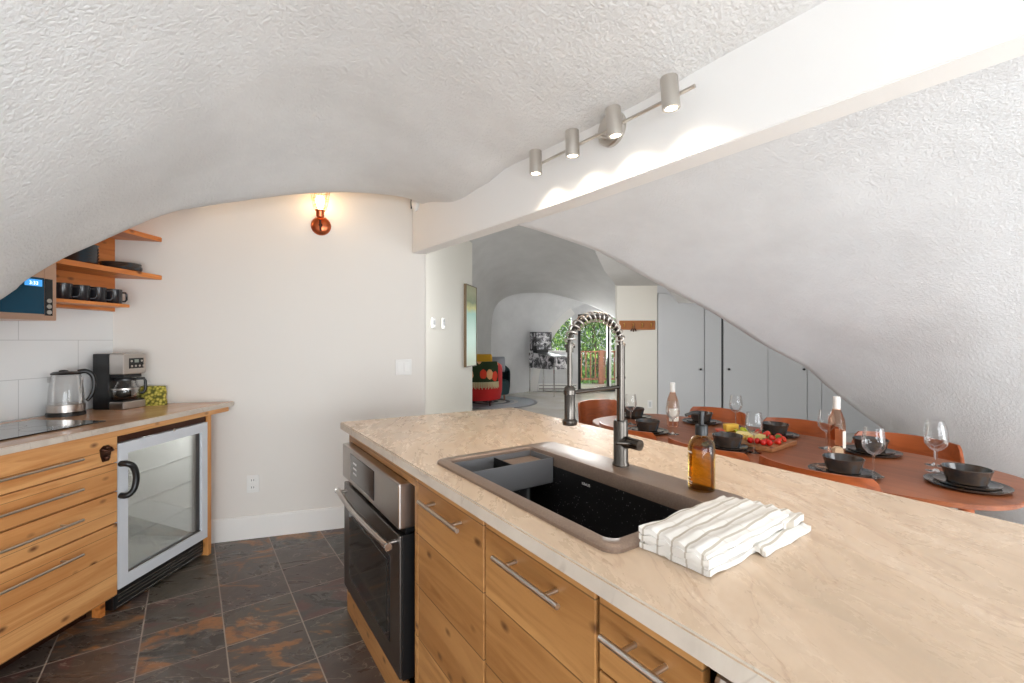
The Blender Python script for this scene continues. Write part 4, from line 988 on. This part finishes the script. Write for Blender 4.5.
for k, (x, y, lb) in enumerate(((2.535, 1.152, 'strawberry at the front right corner of the board'), (2.575, 1.165, 'strawberry just behind the one at the board corner'), (2.62, 1.16, 'strawberry on the right edge of the board'), (2.645, 1.195, 'larger strawberry towards the back right of the board'), (2.665, 1.27, 'large strawberry behind the cheese wedge'), (2.675, 1.325, 'large strawberry next to the grapes'), (2.61, 1.215, 'strawberry in the middle of the right side cluster'))):
    o = thing('strawberry', lb, 'strawberry', (x, y, BZ), random.random()*6, 'strawberries on the cheese board'); s = 1.25 if k in (3, 4, 5) else 1
    MB().lathe([(0, -.022*s), (.008*s, -.015*s), (.0145*s, 0), (.0155*s, .009*s), (.010*s, .015*s), (0, .0165*s)], M=Matrix.Translation((0, 0, .0158*s)) @ Matrix.Rotation(R(75), 4, 'X'), seg=16).build('fruit', strw, o, smooth=180)
    MB().lathe([(0, .0), (.012*s, .003), (.0, .004)], M=Matrix.Translation((0, -.017*s, .0195*s)) @ Matrix.Rotation(R(75), 4, 'X'), seg=6).build('leaf_cap', stm, o)
sal = pm('salami', (196, 82, 56), .5)
for k in range(7):
    o = MB().lathe([(0, 0), (.026, 0), (.026, .003), (0, .003)], seg=20).build('salami_slice', sal, loc=(2.50+.012*k, 1.425+.012*k, BZ+.001+.0033*k), smooth=40)
    tag(o, 'salami slice in the fan on the board, %s' % ['lowest', 'second', 'third', 'fourth', 'fifth', 'sixth', 'topmost'][k]+' from the bottom' if 0 < k < 6 else 'salami slice in the fan on the board, %s' % ('lowest' if k == 0 else 'topmost'), 'salami', 'salami slices on the cheese board')
crk = pm('cracker', (232, 196, 104), .7)
for k in range(8):
    o = MB().box(-.022, .022, -.003, .003, 0, .02, .0015).build('cracker', crk, loc=(2.52+.004*k, 1.21+.017*k+.02, BZ), rz=R(12+random.uniform(-5, 5)))
    tag(o, 'thin yellow cracker in the row behind the tomatoes, %s' % ['nearest the strawberries', 'second along', 'third along', 'fourth along', 'fifth along', 'sixth along', 'seventh along', 'nearest the salami'][k], 'cracker', 'crackers on the cheese board')
t = thing('cheese_knife', 'small cheese knife with dark patterned handle lying on the board', 'knife', (2.50, 1.455, BZ), R(75))
MB().box(-.14, -.06, -.007, .007, .026, .036, .003).build('handle', M['black'], t); MB().box(-.062, .0, -.008, .008, .029, .031).build('blade', M['steel'], t)
t.location.z = BZ-.001
tag(MB().prism([(-.025, -.02), (.025, -.018), (.03, .016), (.0, .024), (-.028, .014)], 0, .05, .006).build('bread_piece', pm('pale_bread', (226, 196, 160), .8), loc=(2.60, .90, TZ+.001), rz=.4), 'small pale piece of bread beside the front wine bottle', 'bread')
# ================================================================ LIVING ROOM THINGS
def pw(l, off=0): return pa+pd*l+pn*off      # along the partition
def lpart(x):
    rr = (x-512)/F; dx, dy = S_+rr*C_, C_-rr*S_; det = dx*(-pd.y)+pd.x*dy
    t_ = (pa.x*(-pd.y)+pd.x*pa.y)/det; return (Vector((dx*t_, dy*t_, 0))-pa).dot(pd), t_
def hp(x, y):
    l, t_ = lpart(x); return l, H-(y-HY)/F*t_
art = pm('painting_canvas', (140, 190, 160), .5); n = N(art); v = n.coord(); sp = n.n('ShaderNodeSeparateXYZ', inp={0: v})
zz = n.math('ADD', n.math('MULTIPLY', sp.outputs[2], .85), n.math('MULTIPLY', n.noise(v, 9, 5, .6), .12))
n.col(n.ramp(zz, [(.05, (196, 206, 176)), (.35, (160, 206, 182)), (.72, (120, 186, 160)), (.80, (186, 186, 84)), (.88, (104, 122, 60)), (1.0, (150, 150, 110))]))
l0, z0 = hp(464, 366.5); l1, _ = hp(474, 366)
t = thing('painting', 'tall abstract painting in green and yellow on the partition wall', 'painting', pw((l0+l1)/2, .0)+Vector((0, 0, .94)), PR)
w = (l1-l0)/2
MB().box(-w, w, -.035, -.003, 0, 1.20).build('canvas', art, t)
f_ = MB()
for a in ((-w-.012, -w, 0, 1.2), (w, w+.012, 0, 1.2), (-w-.012, w+.012, -.012, 0), (-w-.012, w+.012, 1.2, 1.212)): f_.box(a[0], a[1], -.042, -.002, a[2], a[3])
f_.build('frame', pm('bronze_frame', (92, 72, 44), .5), t)
for (x, y, wd, ht, lb) in ((432.5, 323, .05, .06, 'white square thermostat on the partition wall, nearer the opening'), (442.5, 323.5, .035, .07, 'slim white control with dark screen, right of the square thermostat')):
    l, z = hp(x, y); t = thing('thermostat', lb, 'thermostat', pw(l)+Vector((0, 0, z)), PR)
    MB().box(-wd, wd, -.022, -.0, -ht, ht, .006).build('housing', M['whitep'], t)
    if ht > .06: MB().box(-.02, .026, -.0245, -.0215, -.03, .055).build('screen', pm('grey_lcd', (90, 92, 90), .3), t)
    else:
        MB().box(-.022, .03, -.0245, -.0215, -.02, .035).build('screen', pm('grey_lcd', (130, 132, 130), .3), t)
# hook rail
t = thing('hook_rail', 'orange-brown wooden rail with four hooks on the cream wall', 'hook rail', V(1.785, CW, 1.62-.0), VR)
zc = H-(325-HY)/F*CW-1.62
MB().box(-.255, .255, -.022, -.001, zc-.068, zc+.062, .003).build('rail', pm('rail_wood', (158, 96, 46), .5), t)
for k in range(4):
    x = -.19+.127*k; MB().tube([(x, -.022, zc+.02), (x, -.05, zc+.022), (x+.0, -.055, zc-.0), (x, -.035, zc-.03), (x, -.022, zc-.02)], .007, 8).build('hook', M['brass'], t, smooth=60)
t = thing('key_bunch', 'small dark bunch of keys hanging under the second hook of the rail', 'keys', V(1.785-.063, CW-.045, 1.62+zc-.02), VR)
MB().tube([(.02*math.sin(2*PI*k/12), 0, -.02+.02*math.cos(2*PI*k/12)) for k in range(13)], .003, 6).build('ring', M['gun'], t)
for k, a in enumerate((-30, 0, 28)):
    MB().box(-.01, .01, -.003, .003, -.08, -.035, .002, M=Matrix.Rotation(R(a), 4, 'Y')).build('key', M['bronze'], t)
t = thing('wall_vent', 'small white outlet cover low on the cream wall behind the table', 'outlet', V(1.97, CW, .41), VR)
MB().box(-.035, .035, -.008, -.0, -.057, .057, .002).build('cover_plate', M['whitep'], t); MB().box(-.014, .014, -.010, -.008, -.035, .035).build('socket', M['closet'], t)
# rug
m = pm('ringed_rug', (150, 150, 150), .95); n = N(m); sp = n.n('ShaderNodeSeparateXYZ', inp={0: n.coord()})
rad = n.math('SQRT', n.math('ADD', n.math('MULTIPLY', sp.outputs[0], sp.outputs[0]), n.math('MULTIPLY', sp.outputs[1], sp.outputs[1])))
wn = n.n('ShaderNodeTexWhiteNoise', noise_dimensions='1D', inp={'W': n.math('FLOOR', n.math('DIVIDE', rad, .085))})
n.col(n.ramp(wn.outputs['Value'], [(0, (96, 98, 104)), (.3, (140, 142, 146)), (.5, (176, 184, 190)), (.75, (206, 206, 204)), (1, (112, 114, 120))], 'CONSTANT'))
tag(MB().lathe([(0, 0), (1.0, 0), (1.0, .012), (0, .013)], seg=72).build('round_rug', m, loc=V(-.46, 9.75, .0), smooth=30), 'round grey rug with concentric rings under the red armchair', 'rug')
# armchairs
def barrel(label, name, mat, loc, rz, r=.40, h=.82, legm=None):
    t = thing(name, label, 'armchair', loc, rz)
    rows = []
    n_ = 40
    for (rr, z) in ((r*.93, .14), (r*.99, .3), (r, .5), (r, h-.05), (r*.985, h), (r*.93, h+.015), (r*.84, h-.005), (r*.80, h-.06), (r*.80, .40)):
        rows.append([Vector((rr*math.cos(R(205-230*k/n_)), rr*math.sin(R(205-230*k/n_)), z - (max(0, abs(k/n_-.5)-.25)*(.55) if z > .55 else 0))) for k in range(n_+1)])
    MB().grid(rows).build('backrest', mat, t, smooth=60)
    MB().lathe([(0, .14), (r*.92, .14), (r*.93, .36), (r*.9, .42), (r*.78, .45), (0, .455)], seg=40).build('seat', mat, t, smooth=60)
    for a in (45, 135, 225, 315): MB().cyl((r*.7*math.cos(R(a)), r*.7*math.sin(R(a)), .14), (r*.74*math.cos(R(a)), r*.74*math.sin(R(a)), .013), .024, .015, seg=12).build('leg', legm, t)
    return t
dk = pm('dark_leg', (50, 26, 20), .5); lt = pm('light_leg', (190, 130, 100), .5)
red = pm('red_upholstery', (186, 22, 20), .8); teal = pm('teal_upholstery', (38, 66, 70), .8)
RL = V(-.70, 9.32, 0)
ra = barrel('red barrel armchair seen from behind with a patterned throw', 'barrel_armchair', red, RL, VR+R(180), .50, .88, dk)
tl = barrel('dark teal armchair partly hidden behind the red one', 'barrel_armchair', teal, V(-.44, 10.15, 0), VR+R(25), .40, .78, lt)
m = pm('patterned_throw_cloth', (40, 60, 24), .95); n = N(m); v = n.coord()
vo = n.n('ShaderNodeTexVoronoi', inp={'Vector': n.map(v, (5.2, 5.2, 4.0)), 'Scale': 1.0, 'Randomness': .9}); cc = n.n('ShaderNodeSeparateColor', inp={0: vo.outputs['Color']})
blob = n.math('LESS_THAN', n.math('ADD', vo.outputs['Distance'], n.math('MULTIPLY', n.noise(v, 12, 3), .2)), .50)
colr = n.ramp(cc.outputs[0], [(0, (206, 60, 34)), (.38, (214, 160, 110)), (.7, (38, 62, 26)), (.85, (224, 84, 50))], 'CONSTANT')
n.col(n.mix(blob, (34, 52, 24), colr))
th = thing('throw_blanket', 'green throw with red and tan shapes draped over the red armchair', 'blanket', RL, VR+R(180))
rows = []
for (rr, z) in ((.516, .50), (.513, .62), (.512, .78), (.512, .86), (.49, .905), (.44, .908), (.395, .87), (.39, .70)):
    rows.append([Vector((rr*math.cos(R(146-112*k/24)), rr*math.sin(R(146-112*k/24)), z+.008*math.sin(k*.9)*(1 if z < .7 else 0))) for k in range(25)])
MB().grid(rows).build('cloth', m, th, smooth=60)
fr = MB()
for k in range(49):
    a = R(146-112*k/48); fr.cyl((.518*math.cos(a), .518*math.sin(a), .51), (.523*math.cos(a+.01*math.sin(k*3)), .523*math.sin(a+.01*math.sin(k*3)), .39+.02*math.sin(k*2)), .0105, .008, seg=5)
fr.build('fringe', pm('cream_yarn', (196, 178, 140), .95), th)
def pillow(label, mat, loc, rz, s=.22):
    rows = []
    for i in range(13):
        row = []
        for j in range(24):
            a = 2*PI*j/24; u = -1+2*i/12; k = math.sqrt(max(0, 1-abs(u)**3.0)); row.append(Vector((s*math.copysign(abs(math.cos(a))**.5, math.cos(a))*(.9+.1*k), .07*k*math.sin(a)*abs(math.sin(a))**.2, s*u)))
        rows.append(row)
    o = MB().grid(rows, True).build('cushion', mat, loc=loc, smooth=60); o.rotation_euler = (R(-14), 0, rz)
    return tag(o, label, 'cushion')
pillow('mustard yellow cushion on the red armchair, above the throw', pm('mustard_fabric', (206, 156, 36), .9), V(-.62, 9.22, .83), VR)
pillow('grey cushion beside the mustard one, behind the red armchair', pm('grey_fabric', (150, 152, 158), .9), V(-.32, 9.93, .80), VR, .17)
# pinball machine
art2 = pm('machine_art', (120, 120, 120), .35); n = N(art2); v = n.coord()
vo = n.n('ShaderNodeTexVoronoi', inp={'Vector': v, 'Scale': 11.0}); c1 = n.ramp(n.noise(v, 6, 6, .75, .8), [(.42, (16, 16, 18)), (.5, (120, 118, 122)), (.55, (225, 223, 225))], 'LINEAR'); n.col(n.mix(n.ramp(vo.outputs['Distance'], [(.05, (.8, .8, .8, 1)), (.12, (0, 0, 0, 1))]), c1, (150, 120, 110)))
B_ = V(.98, 10.6); dvx = Vector((V(-.52, .72)-V(0, 0))); dvx.normalize(); ang = math.atan2(dvx.y, dvx.x)
t = thing('pinball_machine', 'black and white pinball machine on thin steel legs near the arched window', 'pinball machine', B_, ang)
# local x: from player end (0) towards the head (.95); y: width, to the right-back is negative y
Wd = .47; Ln = .95
MB().prism([(0, 0), (0, .30), (0, .30)], 0, 0.001) if False else None
bd = MB(); b_ = bmesh.new()
vs = [b_.verts.new(p) for p in ((0, 0, .64), (Ln, 0, .64), (Ln, 0, 1.03), (0, 0, .93), (0, -Wd, .64), (Ln, -Wd, .64), (Ln, -Wd, 1.03), (0, -Wd, .93))]
for f in ((0, 1, 2, 3), (7, 6, 5, 4), (0, 4, 5, 1), (3, 2, 6, 7), (0, 3, 7, 4), (1, 5, 6, 2)): b_.faces.new([vs[i] for i in f])
bd._merge(b_); bd.build('cabinet_body', art2, t)
MB().box(0.02, Ln-.25, -Wd+.02, -.02, .0, .006, M=Matrix.Translation((0, 0, .938)) @ Matrix.Rotation(R(-6), 4, 'Y')).build('playfield_glass', pm('dull_black', (30, 30, 32), .6), t)
hb = MB().box(Ln-.30, Ln-.06, -Wd-.02, .02, 1.07, 1.53, .004).build('backbox', M['black'], t)
MB().box(Ln-.306, Ln-.30, -Wd, 0, 1.10, 1.51).build('backglass', art2, hb); MB().box(Ln-.28, Ln-.08, .02, .024, 1.10, 1.51).build('side_panel', art2, hb)
MB().box(Ln-.25, Ln-.1, -Wd+.05, -.05, 1.0, 1.075).build('neck', M['black'], t)
for x in (.015, Ln-.015):
    for y in (-.015, -Wd+.015):
        MB().cyl((x, y, .80), (x, y, .02), .020, .013, seg=8).cyl((x, y, .02), (x, y, .0), .026, seg=12).build('leg', M['chrome'], t)
# baseboard heater on the vault foot
t = thing('baseboard_heater', 'low white baseboard heater along the far wall behind the pinball machine', 'heater', V(px(538), DG-.09, 0), VR)
MB().box(0, 1.0, -.03, .03, .03, .2, .006).build('casing', M['trim'], t); MB().box(.02, .98, -.034, -.03, .06, .085).box(.02, .98, -.034, -.03, .15, .165).build('grille', M['steeld'], t)
# ================================================================ CAMERA AND LIGHT
cam = bpy.data.cameras.new('camera'); cam.sensor_width = 36; cam.lens = F/1024*36; cam.clip_start = .03; cam.shift_y = -1/1024
co = bpy.data.objects.new('camera', cam); COL.objects.link(co); co.location = (0, 0, H); co.rotation_euler = (R(90), 0, VR); SC.camera = co
w = bpy.data.worlds.new('sky'); SC.world = w; w.use_nodes = True; nt = w.node_tree; bg = nt.nodes['Background']
st_ = nt.nodes.new('ShaderNodeTexSky'); st_.sky_type = 'HOSEK_WILKIE'; st_.turbidity = 4; st_.ground_albedo = .6; st_.sun_direction = (.3, .3, .8)
mx = nt.nodes.new('ShaderNodeMix'); mx.data_type = 'RGBA'; mx.inputs[0].default_value = .75; mx.inputs[7].default_value = (.95, .98, 1, 1)
nt.links.new(st_.outputs[0], mx.inputs[6]); nt.links.new(mx.outputs[2], bg.inputs[0]); bg.inputs[1].default_value = 1.1
def area(name, loc, target, sx, sy, e, col=(1, 1, 1)):
    l = bpy.data.lights.new(name, 'AREA'); l.shape = 'RECTANGLE'; l.size = sx; l.size_y = sy; l.energy = e; l.color = col
    o = bpy.data.objects.new(name, l); COL.objects.link(o); o.location = loc; d = Vector(target)-Vector(loc); o.rotation_euler = d.to_track_quat('-Z', 'Y').to_euler(); return o
area('ceiling_fill', (-.5, -2.0, .9), (.2, 2.6, 2.4), 2.6, 1.3, 92, (.90, .955, 1))  # added area lamp behind the camera, aimed up to brighten the ceiling
area('dining_fill', (2.3, -1.9, 1.1), (2.5, 3, 1.3), 1.4, 1.2, 42, (.90, .955, 1))  # added lamp out of view, brightens the dining side and right plaster slope
area('living_fill', V(-.80, 3.78, 1.9), V(2.0, 9.0, 1.5), .25, .9, 50, (.97, .98, 1))  # added fill lamp hidden behind the back wall, brightens the living room
area('terrace_daylight', V(2.3, 12.4, 1.6), V(.6, 8, .6), 1.6, 1.6, 150, (.98, 1, 1))
area('vault_daylight', V(.9, 12.3, 1.6), V(.6, 8, 1.4), .8, .8, 70, (.98, 1, 1))
l = bpy.data.lights.new('fridge_lamp', 'POINT'); l.energy = 2.2; l.color = (.95, 1, .98); l.shadow_soft_size = .04
lo = bpy.data.objects.new('fridge_lamp', l); COL.objects.link(lo); lo.location = L(-.288, .48, .79)
sun = bpy.data.lights.new('sun', 'SUN'); sun.energy = 3.2; sun.angle = R(1.5); so = bpy.data.objects.new('sun', sun); COL.objects.link(so); so.rotation_euler = (R(38), R(-12), VR+R(20))
vs_ = SC.view_settings; vs_.view_transform = 'Standard'; vs_.look = 'None'; vs_.gamma = 1; vs_.use_curve_mapping = False; vs_.exposure = .36
